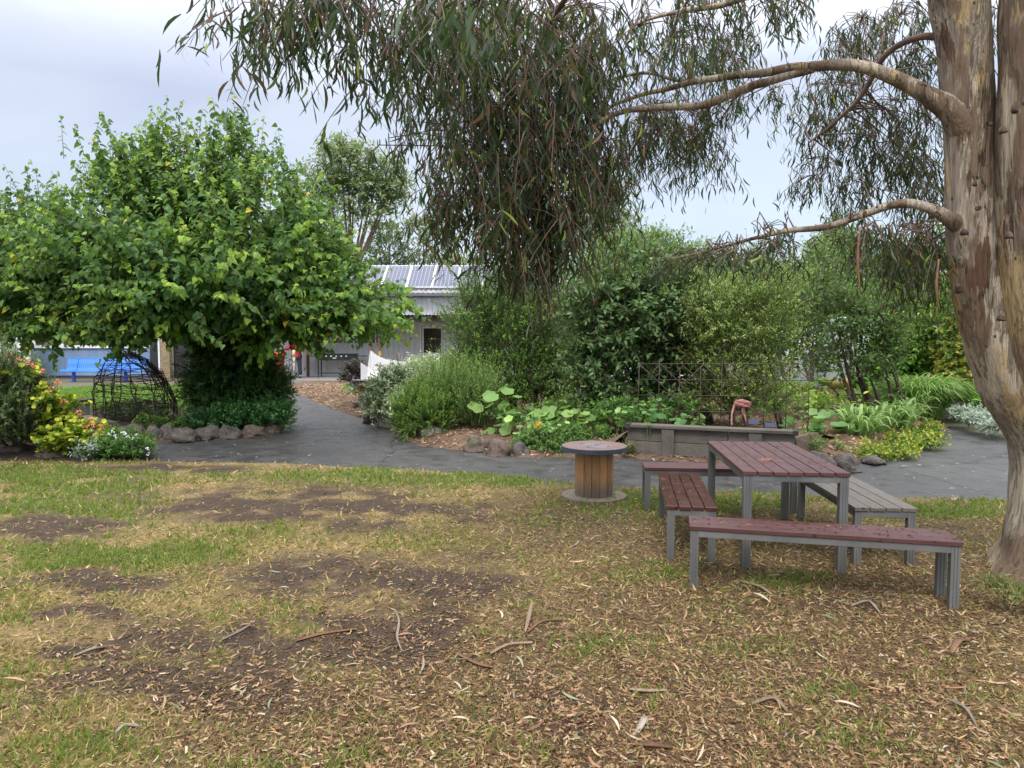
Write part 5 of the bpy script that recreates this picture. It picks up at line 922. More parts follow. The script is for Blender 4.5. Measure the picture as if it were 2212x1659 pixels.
for nm, lab, lob, tm, sz, pl, L_ in [
    ('sage_shrub', 'tall pale sage green shrub rising behind the broad-leaved tree', [(1400, 560, 100, 50, 16.5, 150), (1330, 600, 80, 60, 16.5, 120), (1460, 600, 90, 60, 16.5, 120)], 'oval', .10, SG, .45),
    ('loose_shrub', 'loose twiggy grey green shrub reaching sky above the feathery shrub', [(1560, 590, 110, 40, 16.5, 110), (1640, 600, 90, 40, 16.5, 90)], 'lance', .12, SG, .5),
    ('pittosporum_tree', 'upright light green tree between the feathery shrub and the gum trunk', [(1760, 620, 80, 70, 17, 170), (1830, 600, 90, 90, 18, 220), (1700, 650, 70, 60, 17, 110)], 'oval', .10, SG, .5),
    ('olive_tree', 'dense mid green tree filling the gap beside the gum trunk', [(1960, 620, 100, 80, 19, 260), (2040, 600, 80, 100, 19, 220), (2100, 660, 90, 80, 19, 160)], 'lance', .14, ((.05, .11, .02), (.10, .19, .04), (.2, .32, .06)), .5),
    ('bamboo_shrub', 'yellow green leafy shrub just behind the gum trunk edge', [(2040, 700, 60, 70, 16, 130), (2110, 720, 70, 80, 16, 120)], 'lance', .12, ((.07, .14, .02), (.14, .24, .04), (.25, .36, .06)), .45)]:
    bush(nm, lab, 'shrub' if 'shrub' in nm else 'tree', lobesV(lob), tm, sz, pl, 11, L_, .08, .7, .3, .85, base=(A(lob[0][0], 830, lob[0][4]).x, lob[0][4], .0), stems=7, stem_r=.035, group=Gk, part='crown', zmin=.5)
bush('conifer_tree', 'grey green conifer with pointed tip behind the apple tree', 'tree', lobesV([(1800, 600, 50, 60, 24, 120), (1805, 545, 34, 40, 24, 60), (1812, 500, 18, 26, 24, 26), (1800, 680, 60, 60, 24, 100)]), 'lance', .2, ((.04, .08, .045), (.07, .12, .07), (.10, .16, .09)), 12, .6, .0, .6, .3, .8, base=(A(1805, 800, 24).x, 24, 0), stems=4, stem_r=.09, group=Gk, part='crown', zmin=.5)
bush('myrtle_hedge', 'dark green hedge filling the back of the garden behind the central shrubs', 'hedge', lobesV([(x, 690+20*math.sin(x), 90, 105, 21, 300) for x in range(1080, 1720, 105)]), 'lance', .16, ((.025, .065, .02), (.06, .13, .03), (.13, .22, .05)), 9, .5, .05, .5, .2, .9, base=(A(1400, 830, 21).x, 21, 0), stems=14, stem_r=.05, group=Gk, zmin=.7)
bush('back_hedge', 'mid green hedge at the back right of the garden beyond the polytunnel', 'hedge', lobesV([(x, 690+15*math.sin(x*2), 90, 100, 27, 300) for x in range(1720, 2260, 100)]), 'lance', .18, ((.03, .08, .02), (.08, .16, .04), (.15, .26, .05)), 9, .6, .05, .5, .2, .9, base=(A(1900, 830, 27).x, 27, 0), stems=12, stem_r=.05, group=Gk, zmin=.3)
# polytunnel
c0 = A(1825, 800, 23); o = thing('polytunnel', 'pale translucent greenhouse seen through the apple tree', 'greenhouse', (c0.x, 23, 0)); mb = MB(); w = 1.6; n = 18
prof = [(c0.x-w*math.cos(math.pi*i/n), 2.4*math.sin(math.pi*i/n)**.7) for i in range(n+1)]
for p0, p1 in zip(prof[:-1], prof[1:]): mb.face([(p0[0], 22, p0[1]), (p1[0], 22, p1[1]), (p1[0], 25, p1[1]), (p0[0], 25, p0[1])])
mb.face([(x, 22.01, z) for x, z in prof]); mb.build('skin', simple('greenhouse_film', (.62, .70, .66), (.52, .62, .56), 1.5, .4, bmp=0), o)
for y in (21.98, 23.5): MB().tube([(x, y, z) for x, z in prof], .025, 6).build('hoop', M['alu'], o)
# beans
bv = bush('bean_vine', 'bright green climbing bean vine with red flowers on top near the fence', 'vine', lobesV([(1965, 725, 62, 36, 17.2, 140), (1930, 775, 55, 45, 17.0, 140), (1895, 820, 50, 30, 16.8, 80), (1990, 760, 50, 50, 17, 100), (2010, 810, 40, 40, 16.8, 60)]), 'heart', .105, ((.04, .13, .02), (.08, .22, .03), (.18, .38, .05)), 8, .25, .2, .4, .35, .9, base=(A(1960, 840, 17).x, 17.1, 0), stems=6, stem_r=.01, zmin=.2)
flowers(bv, [(1935, 681), (1967, 685), (1986, 682), (1945, 700)], 16.7, .03, ((.80, .05, .01), (.85, .1, .02)), 12, True, 'flower', .05)
# fence + creeper
o = thing('paling_fence', 'weathered grey timber paling fence behind the creeper near the gum trunk', 'fence', (A(2100, 850, 17).x, 17, 0)); mb = MB(); x0 = A(2010, 850, 17.6).x
for i in range(60): mb.box((x0+i*.15, 17.6-i*.03, 0), (x0+i*.15+.14, 17.62-i*.03, 1.75+.02*math.sin(i*7)))
mb.build('palings', M['sleeperv'], o); MB().box((x0, 17.66, 1.3), (x0+.4, 17.72, 1.4)).build('rail', M['sleeper'], o)
xp = A(2027, 760, 16.2).x; MB().box((xp-.05, 16.15, 0), (xp+.05, 16.25, A(2027, 700, 16.2).z)).build('pale_post', M['postw'], o)
bush('creeper', 'creeper with yellow and orange tinged leaves on the fence beside the gum trunk', 'vine', lobesV([(2085, 790, 45, 55, 15.0, 150), (2120, 830, 45, 45, 14.5, 120), (2060, 740, 30, 40, 15.5, 60), (2150, 760, 60, 80, 15.2, 150)]), 'heart', .085, ((.045, .12, .02), (.12, .18, .03), (.30, .22, .03)), 8, .22, .25, .3, .35, .9, base=(A(2095, 850, 15).x, 15.2, 0), stems=5, stem_r=.01, zmin=.05)
# strap plants
def straps(name, label, cat, bases, nb, Lr, cols, spread=.6, W=1.0, group=None, up=1.0):
    o = thing(name, label, cat, bases[0][:3], 0, group); P = []; D = []
    for b in bases:
        r = b[3]; a = RG.uniform(0, 6.28, nb); q = RG.random(nb)**.6; P.append(np.stack([b[0]+np.cos(a)*r*q, b[1]+np.sin(a)*r*q, np.full(nb, b[2])], -1)); D.append(np.stack([np.cos(a)*spread*(q+.2), np.sin(a)*spread*(q+.2), np.full(nb, up)], -1)+RG.normal(size=(nb, 3))*.12)
    P = np.concatenate(P); D = nrm(np.concatenate(D)); m = len(P); hor = D*np.array([1, 1, 0]); Nn = nrm(-hor+np.array([0, 0, .4])+RG.normal(size=(m, 3))*.15)
    V, F = T['strap']; leafmesh('blades', 'strap', P, D, Nn, RG.uniform(Lr[0], Lr[1], m), palette(m, *cols), M['leaf'], o, W=np.full(m, W)); return o
b = A(1985, 862, 14.3); straps('lemongrass_clump', 'fountain shaped clump of light green arching grass near the fence', 'grass clump', [(b.x, 14.3, .08, .30), (b.x+.35, 14.4, .08, .2)], 620, (.9, 1.45), ((.09, .19, .035), (.25, .38, .10)), .5, .42, None, 1.5)
Gi = 'strap-leaved iris clumps by the path'
for x, y, lab in ((1855, 945, 'strap-leaved iris clump nearest the sleeper wall'), (1900, 935, 'strap-leaved iris clump in the middle of the iris row'), (1942, 925, 'iris clump at the path side, right of the middle clump'), (1905, 900, 'iris clump at the back of the iris row'), (1965, 905, 'iris clump at the back right by the path bend')):
    p = H(x, y, .12); straps('iris_clump', lab, 'plant', [(p.x, p.y, .10, .20)], 85, (.5, .95), ((.06, .13, .03), (.24, .36, .12)), .5, 1.15, Gi, 1.3)
bush('ivy_ground_cover', 'low green and yellow ground cover at the path edge below the irises', 'plant', lobesV([(1920, 975, 55, 10, 10.0, 90), (1975, 955, 50, 12, 10.8, 100), (2005, 935, 32, 12, 12, 60), (1880, 985, 30, 8, 9.7, 40)]), 'oval', .06, ((.06, .14, .02), (.14, .24, .03), (.5, .42, .04)), 8, .14, .05, .6, .3, .9, base=(H(1960, 975).x, 10.4, 0), stems=0, tipw=.7)
bigleaves('pumpkin_vine', 'big green pumpkin leaves on dark mulch right of the flamingo', [(1715, 915), (1740, 925), (1765, 910), (1790, 920), (1750, 900), (1825, 918), (1730, 940), (1800, 905)], 11.0, .24, ((.09, .20, .05), (.17, .30, .09)), 3)
bigleaves('squash_vine', 'light green squash leaves around the two yellow pumpkins', [(1760, 830), (1780, 850), (1740, 845), (1810, 848), (1840, 845), (1860, 835), (1880, 845), (1770, 820), (1850, 855), (1720, 850), (1900, 850), (1930, 850)], 15.0, .26, ((.12, .24, .04), (.28, .40, .08)), 5)
bigleaves('squash_vine', 'yellow green squash leaves glimpsed below the broad-leaved tree', [(1235, 830), (1255, 845), (1275, 835), (1300, 840), (1245, 860), (1265, 825), (1320, 850), (1340, 835)], 16.5, .24, ((.14, .26, .04), (.40, .42, .06)), 5)
bigleaves('squash_vine', 'bright green squash leaves seen through the wire trellis', [(1480, 840), (1510, 850), (1540, 835), (1600, 840), (1640, 830), (1680, 845), (1430, 845), (1400, 835), (1570, 850), (1700, 830)], 15.6, .24, ((.12, .26, .04), (.30, .42, .08)), 6)
bigleaves('bean_seedlings', 'small leafy green plants growing on the sleeper wall by the trellis foot', [(1395, 885), (1420, 895), (1440, 905), (1470, 905), (1500, 912), (1525, 908), (1410, 870), (1385, 900)], 10.25, .12, ((.05, .15, .04), (.12, .26, .07)), 5)
for i, (x, y, s, lab) in enumerate(((1801, 829, .15, 'rounded yellow ribbed pumpkin, left of two among squash leaves'), (1822, 829, .17, 'larger yellow ribbed pumpkin, right of two among squash leaves'))):
    c = A(x, y, 14.9); o = thing('yellow_pumpkin', lab, 'pumpkin', c, 0, 'yellow pumpkins'); bm = bmesh.new(); bmesh.ops.create_uvsphere(bm, u_segments=32, v_segments=16, radius=s)
    for v in bm.verts: a = math.atan2(v.co.y, v.co.x); k = 1-.10*abs(math.sin(a*5)); v.co.x *= k; v.co.y *= k; v.co.z *= .75
    me = bpy.data.meshes.new('fruit'); bm.to_mesh(me); bm.free(); me.transform(Matrix.Translation(c)); link('fruit', me, simple('pumpkin_skin', (.60, .38, .06), (.5, .42, .12), 6, .4), o); MB().tube([c+Vector((0, 0, s*.7)), c+Vector((.02, 0, s*1.0))], [.02, .014], 6).build('stalk', M['greenstalk'], o)
bush('lettuce', 'bright green leafy vegetable at the end of the timber edging', 'plant', lobesV([(2075, 868, 26, 12, 14.2, 26)]), 'oval', .13, ((.12, .30, .04), (.25, .45, .08)), 6, .22, .1, 1.0, stems=0)
bush('silver_border', 'silvery grey leafed border plants along the right path edge', 'plant', lobesV([(2095, 897, 36, 9, 13.2, 70), (2130, 910, 36, 10, 12.4, 80), (2165, 925, 34, 12, 11.8, 80)]), 'lance', .10, ((.20, .25, .21), (.36, .42, .37)), 8, .14, .1, .7, stems=0)
a_, b_ = H(1990, 868), H(2062, 890); dv = b_-a_; tag(MB().box((0, 0, -.02), (dv.length, .05, .14), Matrix.Translation(a_) @ Matrix.Rotation(math.atan2(dv.y, dv.x), 4, 'Z')).build('path_edging', M['drift']), 'pale timber edging along the far right curve of the path', 'edging')
# wire trellis
a0 = A(1378, 908, 10.45); b0 = A(1745, 914, 9.85); o = thing('wire_trellis', 'rusty dark steel mesh trellis standing behind the sleeper wall', 'trellis', (a0.x, a0.y, .36)); mb = MB(); U = (b0-a0); U.z = 0; Lt = U.length; U.normalize(); zb, zt = .38, 1.30
for i in range(9): q = a0+U*(Lt*i/8); mb.tube([(q.x, q.y, zb-.1), (q.x+.01, q.y, zt+.06*math.sin(i*2))], .006, 5)
for j in range(5): z = zb+(zt-zb)*j/4; mb.tube([(a0.x, a0.y, z), (b0.x, b0.y, z+.02)], .006, 5)
mb.build('upright_mesh', M['rustwire'], o); mb = MB(); off = Vector((0, -.10, 0))
for i in range(-4, 9):
    for s in (1, -1):
        pts = []
        for z in np.linspace(zb-.02, zt, 6):
            u = (i*.30+s*(zt-z)*1.05)+(.6 if s < 0 else 0)
            if -.02 < u < Lt+.05: pts.append(a0+U*u+off+Vector((0, 0, z-a0.z)))
        if len(pts) > 1 and (s > 0 or i % 2): mb.tube(pts, .006, 5)
mb.build('slanting_mesh', M['rustwire'], o)
# flamingo
def Z4(x, y, Y): return A(1469+x*.336, 553+y*.336, Y)
Yf = 9.72; base = Z4(428, 1100, Yf); o = thing('flamingo_ornament', 'rusty pink metal flamingo standing on the sleeper wall with lowered neck', 'garden ornament', base)
M['pink'] = simple('rusty_pink_metal', (.36, .14, .13), (.20, .075, .06), 25, .5, .3); M['pinkl'] = simple('pale_pink_metal', (.50, .24, .22), (.36, .15, .13), 25, .5)
c = Z4(402, 950, Yf); bm = bmesh.new(); bmesh.ops.create_uvsphere(bm, u_segments=24, v_segments=14, radius=1)
for v in bm.verts: x, y, z = v.co; k = 1-.35*max(0, x); v.co = Vector((x*.125, y*.055*k, z*.062*k-.02*max(0, x)))
me = bpy.data.meshes.new('body'); bm.to_mesh(me); bm.free(); me.transform(Matrix.Translation(c)); me.polygons.foreach_set('use_smooth', np.ones(len(me.polygons), bool)); link('body', me, M['pink'], o)
mb = MB()
for i in range(26):
    z = random.uniform(-.03, .055); s = random.choice((-1, 1)); x0_ = random.uniform(-.11, .02); mb.tube([c+Vector((x0_, s*.055*math.sqrt(max(0, 1-(x0_/.125)**2))*.98, z)), c+Vector((x0_+.06, s*.056, z+.004)), c+Vector((x0_+.13, s*.03, z-.02))], [.004, .007, .002], 5)
mb.build('feathers', M['pinkl'], o); MB().tube(catmull([c+Vector((-.10, 0, .01)), Z4(345, 975, Yf), Z4(333, 1020, Yf-.02), Z4(331, 1070, Yf-.03)], 6), lerps([.022, .014, .011, .012], 19), 8).build('neck', M['pinkl'], o); MB().tube([Z4(331, 1068, Yf-.03), Z4(333, 1085, Yf-.03), Z4(329, 1097, Yf-.04)], [.012, .015, .004], 8).build('head', M['pink'], o)
for dx in (0, .03): MB().tube([c+Vector((0+dx, dx-.01, -.04)), Z4(400, 1000, Yf)+Vector((dx, dx, 0)), Z4(415, 1030, Yf)+Vector((dx*.7, dx, 0)), base+Vector((dx*.8, dx, .0))], [.018, .010, .008, .007], 6).build('leg', M['pinkl'], o)
for (x, y, lab) in ((1628, 911, 'dark blue tag stuck in the planter just right of the flamingo'), (1664, 918, 'dark blue tag on the sleeper wall farther right of the flamingo')):
    c = A(x, y, 9.66); tag(MB().box((-.075, -.005, -.035), (.075, .005, .03), Matrix.Translation(c) @ Matrix.Rotation(-.5, 4, 'X')).build('plant_tag', M['tagblue']), lab, 'tag', 'blue plant tags')
# black bird-like hose end resting behind wall
# ---- far gums and distant trees
FG = ((.10, .15, .07), (.16, .21, .10), (.24, .28, .13))
def fartree(name, label, lobes, base, sz, pal, r=.22, nl=9, L_=1.2, droop=.25, up=.5):
    o = thing(name, label, 'tree', base, 0, 'gum trees beyond the building'); S = []; Dd = []; lb = lobesV(lobes)
    for c, rr, n in lb: s, d = crown_shoots(c, rr, n, .35, up); S.append(s); Dd.append(d)
    S = np.concatenate(S); Dd = np.concatenate(Dd); P, D, Nn, t, cur = shoots(S, Dd, L_*RG.uniform(.6, 1.3, len(S)), nl, droop, .9); leafmesh('crown', 'lance', P, D, Nn, sz*RG.uniform(.7, 1.3, len(P)), palette(len(P), *pal, t=t), M['leaf'], o)
    twigmesh('twigs', cur, .02, M['gumtwig'], o); b = Vector(base); top = Vector(lb[0][0]); fork = b.lerp(top, .45); MB().tube(catmull([b, b.lerp(fork, .5)+Vector((.2, 0, 0)), fork, top], 6), lerps([r, r*.8, r*.65, r*.25], 19), 8, jit=.04).build('trunk', M['gumtwig'], o)
    for c, rr, n in lb[1:]: e = Vector(c); MB().tube(catmull([fork-Vector((0, 0, random.uniform(0, 2))), fork.lerp(e, .45)-Vector((0, 0, .3)), e], 5), lerps([r*.5, r*.32, r*.12], 11), 6).build('limb', M['gumtwig'], o)
    return o
fartree('gum_tree', 'tall rounded gum tree beyond the building, right of the mulberry', [(755, 355, 55, 38, 58, 170), (700, 385, 42, 36, 58, 120), (815, 385, 46, 36, 58, 130), (845, 420, 32, 26, 58, 70), (790, 430, 48, 28, 58, 80), (700, 440, 36, 26, 58, 60), (735, 325, 34, 16, 58, 60), (850, 385, 22, 26, 58, 40), (735, 480, 36, 22, 58, 40), (800, 470, 40, 18, 58, 36), (765, 400, 40, 30, 58, 60)], (wx(757, 58), 58, -.5), .42, FG, .32)
fartree('gum_tree', 'small thin gum tree just above the solar panels', [(840, 500, 34, 20, 62, 60), (820, 540, 36, 20, 62, 50), (870, 545, 20, 18, 62, 26), (800, 570, 36, 16, 62, 36), (850, 570, 26, 12, 62, 26)], (wx(845, 62), 62, -.5), .42, FG, .18, L_=1.0)
fartree('gum_tree', 'slender gum tree directly left of the hanging gum foliage', [(915, 490, 32, 16, 62, 46), (935, 520, 26, 20, 62, 34), (905, 560, 30, 14, 62, 24), (960, 560, 30, 18, 62, 40), (1000, 570, 40, 16, 62, 50)], (wx(918, 62), 62, -.5), .42, ((.14, .18, .08), (.2, .23, .11), (.28, .3, .14)), .16, L_=1.0)
fartree('gum_tree', 'pale gum crown rising behind the right side of the hanging gum foliage', [(1285, 420, 50, 40, 50, 120), (1320, 460, 40, 40, 50, 90), (1270, 480, 50, 40, 50, 90), (1320, 520, 50, 30, 50, 80), (1255, 540, 50, 30, 50, 70)], (wx(1290, 50), 50, -.5), .36, FG, .25)
fartree('gum_tree', 'distant rounded tree behind the garden shrubs right of centre', [(1370, 540, 50, 26, 44, 80), (1340, 570, 60, 30, 44, 80), (1410, 560, 50, 26, 44, 70), (1480, 590, 60, 26, 44, 70)], (wx(1380, 44), 44, -.5), .32, ((.07, .14, .04), (.12, .2, .06), (.2, .3, .08)), .2)
# ================================================================ THE GUM TREE
gt = thing('eucalyptus_tree', 'huge leaning gum tree with peeling cream and brown bark and hanging leaves at the right', 'tree', (3.75, 4.75, 0))
def noisy_tube(sections, k, name, mat, knots=(), flare=0):
    """sections: (x, y, z, r); ridged by noise, swollen at knots"""
    pts = catmull([s[:3] for s in sections], 9); rr = np.interp(np.linspace(0, len(sections)-1, len(pts)), range(len(sections)), [s[3] for s in sections]); V = []; F = []
    for i, p in enumerate(pts):
        tg = (pts[min(i+1, len(pts)-1)]-pts[max(i-1, 0)]).normalized(); u = tg.cross(Vector((0, 1, 0))).normalized(); w = tg.cross(u)
        for j in range(k):
            a = 2*math.pi*j/k; d = u*math.cos(a)+w*math.sin(a); q = p+d*rr[i]
            s = 1+.07*mnoise.noise(Vector((q.x*3, q.y*3, q.z*.9)))+.035*mnoise.noise(Vector((q.x*14, q.y*14, q.z*2.2)))+.02*mnoise.noise(Vector((q.x*30, q.y*30, q.z*7)))
            if flare: hz_ = max(0, .55-q.z)/.55; s += flare*hz_**2*(.5+.5*math.sin(a*5+1.2))+.12*hz_*mnoise.noise(q*5)
            q = p+d*rr[i]*s
            for kc, kr, kh in knots:
                dd = (q-kc).length/kr
                if dd < 2: q = q+d*kh*math.exp(-dd*dd*1.8)*(1-.9*math.exp(-dd*dd*14))
            V.append(q)
    for i in range(len(pts)-1):
        for j in range(k): a = i*k+j; b = i*k+(j+1) % k; F.append((a, b, b+k, a+k))
    me = bpy.data.meshes.new(name); me.from_pydata(V, [], F); me.polygons.foreach_set('use_smooth', [True]*len(F)); me.update(); return link(name, me, mat, gt)
def TV(x, y, Y, rv): c = A(x, y, Y); return (c.x, c.y, c.z, rv/FV*Y*math.cos(math.atan((x-CXV)/FV)))
kn = []
for x, y, r, h, Y in ((2082, 505, .05, .05, 4.72), (2112, 452, .035, .02, 4.72), (2068, 628, .08, .06, 4.6), (2165, 285, .05, .05, 4.4), (2178, 512, .05, .05, 4.35), (2190, 240, .06, .05, 4.35), (2140, 270, .03, .02, 4.7), (2162, 690, .05, .03, 4.45), (2105, 400, .04, .02, 4.7)): kn.append((A(x, y, Y), r, h))
noisy_tube([TV(2330, 1290, 4.78, 225), TV(2325, 1240, 4.78, 200), TV(2320, 1170, 4.78, 166), TV(2316, 1090, 4.78, 148), TV(2316, 1000, 4.78, 141), TV(2308, 930, 4.78, 146), TV(2276, 860, 4.8, 152), TV(2240, 800, 4.82, 145), TV(2205, 730, 4.85, 128), TV(2165, 650, 4.88, 105), TV(2130, 570, 4.9, 82), TV(2103, 480, 4.9, 64), TV(2096, 360, 4.9, 58), TV(2093, 250, 4.9, 60), TV(2085, 120, 4.9, 59), TV(2071, 0, 4.9, 66), TV(2060, -120, 4.9, 66), TV(2040, -400, 5.0, 55)], 72, 'trunk', M['gumbark'], kn, .28)
noisy_tube([TV(2320, 1020, 4.76, 120), TV(2325, 940, 4.72, 140), TV(2320, 850, 4.66, 150), TV(2312, 760, 4.6, 150), TV(2300, 650, 4.58, 147), TV(2296, 520, 4.56, 147), TV(2290, 400, 4.55, 147), TV(2292, 250, 4.55, 147), TV(2300, 100, 4.55, 150), TV(2305, -60, 4.55, 150), TV(2320, -400, 4.6, 130)], 72, 'second_trunk', M['gumbark2'], kn)
for kc, kr, kh in kn:
    k_ = rock((0, 0, 0), (kr*.50, kr*.28, kr*.62), 'knot', kr*99, 'knot'); k_.parent = gt; k_.matrix_parent_inverse = inv(gt); k_.location = kc+Vector((-.03, -.07, 0)) if False else kc+Vector((0, -kr*.1, 0))
    for key in ('label', 'category'):
        if key in k_: del k_[key]
def limb(pts, rad, name='limb', k=12, mat='gumbark'):
    P = catmull([A(x, y, Y) for x, y, Y in pts], 7)
    P = [p+Vector((mnoise.noise(p*4), mnoise.noise(p*4+Vector((5, 0, 0))), mnoise.noise(p*4+Vector((0, 7, 0)))))*.012 for p in P]
    MB().tube(P, [r*.78 for r in lerps(rad, len(P))], k, jit=.035).build(name, M[mat], gt); return P
LA = limb([(2085, 285, 4.88), (2050, 238, 4.86), (2000, 205, 4.9), (1950, 177, 4.95), (1890, 152, 5.0), (1840, 142, 5.05), (1780, 142, 5.1), (1720, 146, 5.15), (1650, 157, 5.2), (1560, 168, 5.3), (1480, 182, 5.3), (1430, 196, 5.3), (1370, 208, 5.3), (1300, 245, 5.25), (1245, 310, 5.2)], [.15, .105, .075, .062, .055, .05, .046, .042, .038, .032, .027, .022, .018, .014, .008])
LA2 = limb([(1760, 150, 5.12), (1690, 168, 5.14), (1630, 184, 5.16), (1580, 202, 5.15), (1530, 222, 5.15), (1470, 230, 5.15), (1400, 233, 5.15), (1355, 238, 5.1), (1300, 262, 5.05), (1240, 310, 5.0), (1190, 375, 5.0), (1150, 430, 5.0)], [.025, .036, .038, .038, .036, .033, .03, .026, .02, .016, .011, .006])
LA3 = limb([(1490, 180, 5.3), (1450, 172, 5.35), (1400, 160, 5.4), (1350, 166, 5.4), (1290, 180, 5.4), (1240, 205, 5.4)], [.02, .018, .016, .013, .010, .006], k=8)
LA4 = limb([(1400, 232, 5.15), (1385, 280, 5.2), (1360, 330, 5.3), (1310, 390, 5.4), (1300, 450, 5.4)], [.014, .012, .010, .008, .005], k=7, mat='gumtwig')
LB = limb([(2075, 490, 4.86), (2045, 466, 4.8), (2005, 448, 4.8), (1960, 438, 4.85), (1915, 445, 4.9), (1870, 463, 4.95), (1810, 484, 5.0), (1740, 494, 5.1), (1690, 500, 5.15), (1640, 512, 5.2), (1570, 530, 5.3), (1500, 548, 5.4), (1430, 562, 5.5)], [.08, .056, .042, .04, .036, .034, .03, .026, .024, .018, .012, .008, .004])
LC_ = limb([(2060, 88, 5.0), (2020, 80, 5.05), (1985, 80, 5.1), (1940, 98, 5.2), (1905, 130, 5.3), (1880, 175, 5.4), (1845, 225, 5.5), (1790, 275, 5.6), (1745, 310, 5.7)], [.045, .034, .03, .028, .027, .025, .02, .014, .008], mat='gumtwig')
LD = limb([(2080, -60, 4.9), (1950, -90, 4.8), (1700, -30, 4.7), (1560, 10, 4.8), (1440, 30, 4.9), (1360, 60, 5.0)], [.07, .05, .035, .025, .016, .008])
LE = limb([(2080, -200, 4.8), (1700, -220, 4.4), (1300, -140, 4.0), (1100, -100, 3.8), (850, -90, 3.5), (650, -70, 3.4), (520, -60, 3.4)], [.10, .08, .06, .05, .035, .02, .01])
LF = limb([(1300, -140, 4.0), (1230, -20, 4.5), (1170, 90, 4.8), (1120, 220, 4.9), (1070, 330, 5.0)], [.03, .024, .018, .012, .007], mat='gumtwig')
LIMBS = dict(A=LA, A2=LA2, A3=LA3, A4=LA4, B=LB, C=LC_, D=LD, E=LE, F=LF)
gS, gN, gTw, gCol = [], [], [], []
def gum(cx, cy, rx, ry, Y, n, L, leaf, limbkey, side=0.0, nl=12, dy=.35, tone=0, vert=1.0, hang=1.0):
    """a cluster of hanging leafy strands: twigs run out from the limb and drop under the weight of the leaves"""
    a = RG.uniform(0, 6.283, n); q = np.sqrt(RG.random(n)); X = cx+np.cos(a)*q*rx; Yv = cy+np.sin(a)*q*ry; dd = Y+RG.normal(size=n)*dy
    st = np.array([A(x, y, max(2.6, d)) for x, y, d in zip(X, Yv, dd)]); d = nrm(np.stack([RG.normal(size=n)*.45+side, RG.normal(size=n)*.35, -np.full(n, .55)*vert], -1)); LL = L*RG.uniform(.5, 1.2, n)
    t = np.clip(np.tile(np.linspace(.08, 1, nl), (n, 1))+RG.uniform(-.05, .05, (n, nl)), 0, 1); g = np.array([0, 0, -1.]); bend = rdir(n)*.15
    P = st[:, None]+LL[:, None, None]*(d[:, None]*t[..., None]+(.45*g+bend)[:, None]*(t**2)[..., None])
    t = t**.8; P = P+RG.normal(size=P.shape)*.02; D = nrm(g*hang+RG.normal(size=P.shape)*np.array([.42, .42, .26])); gS.append((P.reshape(-1, 3), D.reshape(-1, 3), np.repeat(leaf, n*nl)*RG.uniform(.6, 1.25, n*nl)))
    c = palette(n*nl, (.010, .023, .011), (.036, .060, .022), var=.32); u = RG.random(n*nl)
    c = np.where((u < .06)[:, None], np.array((.15, .19, .03)), c); c = np.where(((u > .06) & (u < .10+tone))[:, None], np.array((.10, .055, .03)), c); c = np.where(((u > .95))[:, None], np.array((.12, .16, .12)), c); gCol.append(c)
    tt = np.linspace(0, 1, 4); gTw.append(st[:, None]+LL[:, None, None]*(d[:, None]*tt[None, :, None]+(.45*g+bend)[:, None]*(tt**2)[None, :, None]))
    # feeder twigs from the limb to the strand starts
    P_l = LIMBS[limbkey]; nb = max(2, n//9); ids = RG.choice(n, nb, replace=False); mb = []
    for i in ids:
        e = Vector(st[i]); s = min(P_l, key=lambda p: (p-e).length+random.uniform(0, .25)); m1 = s.lerp(e, .5)+Vector((random.uniform(-.06, .06), random.uniform(-.06, .06), random.uniform(0, .14))); mb.append([np.array(s), np.array(s.lerp(m1, .6)), np.array(m1), np.array(e)])
    FEED.append(np.array(mb)); nn = st[ids]
    near = np.argmin(((st[:, None]-nn[None])**2).sum(-1), 1); s2 = nn[near]; gTw2.append(np.stack([s2, s2*.6+st*.4+np.array([0, 0, .03]), s2*.25+st*.75+np.array([0, 0, .03]), st], 1))
FEED, gTw2 = [], []
# the big hanging mass in the middle
for q in [(1150, 0, 180, 60, 4.9, 70, .55, .16, 'F'), (1000, 20, 130, 60, 4.5, 60, .5, .17, 'F'), (1270, 40, 90, 60, 5.1, 44, .5, .15, 'F'), (1040, 140, 120, 70, 4.8, 54, .5, .15, 'F'), (1190, 150, 110, 70, 5.0, 60, .5, .145, 'A3'), (1290, 150, 60, 70, 5.3, 30, .45, .14, 'A3'), (1010, 250, 70, 55, 4.9, 26, .45, .15, 'F'), (1120, 260, 100, 60, 5.0, 50, .48, .145, 'A2'), (1230, 270, 80, 60, 5.1, 42, .45, .14, 'A2'), (1000, 350, 60, 50, 5.0, 26, .42, .145, 'F'), (1080, 380, 90, 50, 5.0, 48, .42, .14, 'A2'), (1190, 390, 90, 50, 5.0, 48, .40, .14, 'A2'), (1290, 400, 45, 40, 5.3, 26, .38, .13, 'A4'), (1130, 470, 90, 36, 5.0, 46, .36, .135, 'A2'), (1200, 480, 70, 36, 5.0, 34, .34, .135, 'A2'), (1140, 545, 46, 26, 5.0, 24, .30, .12, 'A2'), (1170, 560, 24, 22, 5.0, 12, .32, .12, 'A2'), (940, 395, 26, 30, 5.0, 10, .36, .14, 'F'), (985, 440, 40, 30, 5.0, 18, .34, .14, 'A2'), (1310, 330, 44, 40, 5.3, 24, .4, .13, 'A4')]: gum(*q, nl=13, tone=.12)
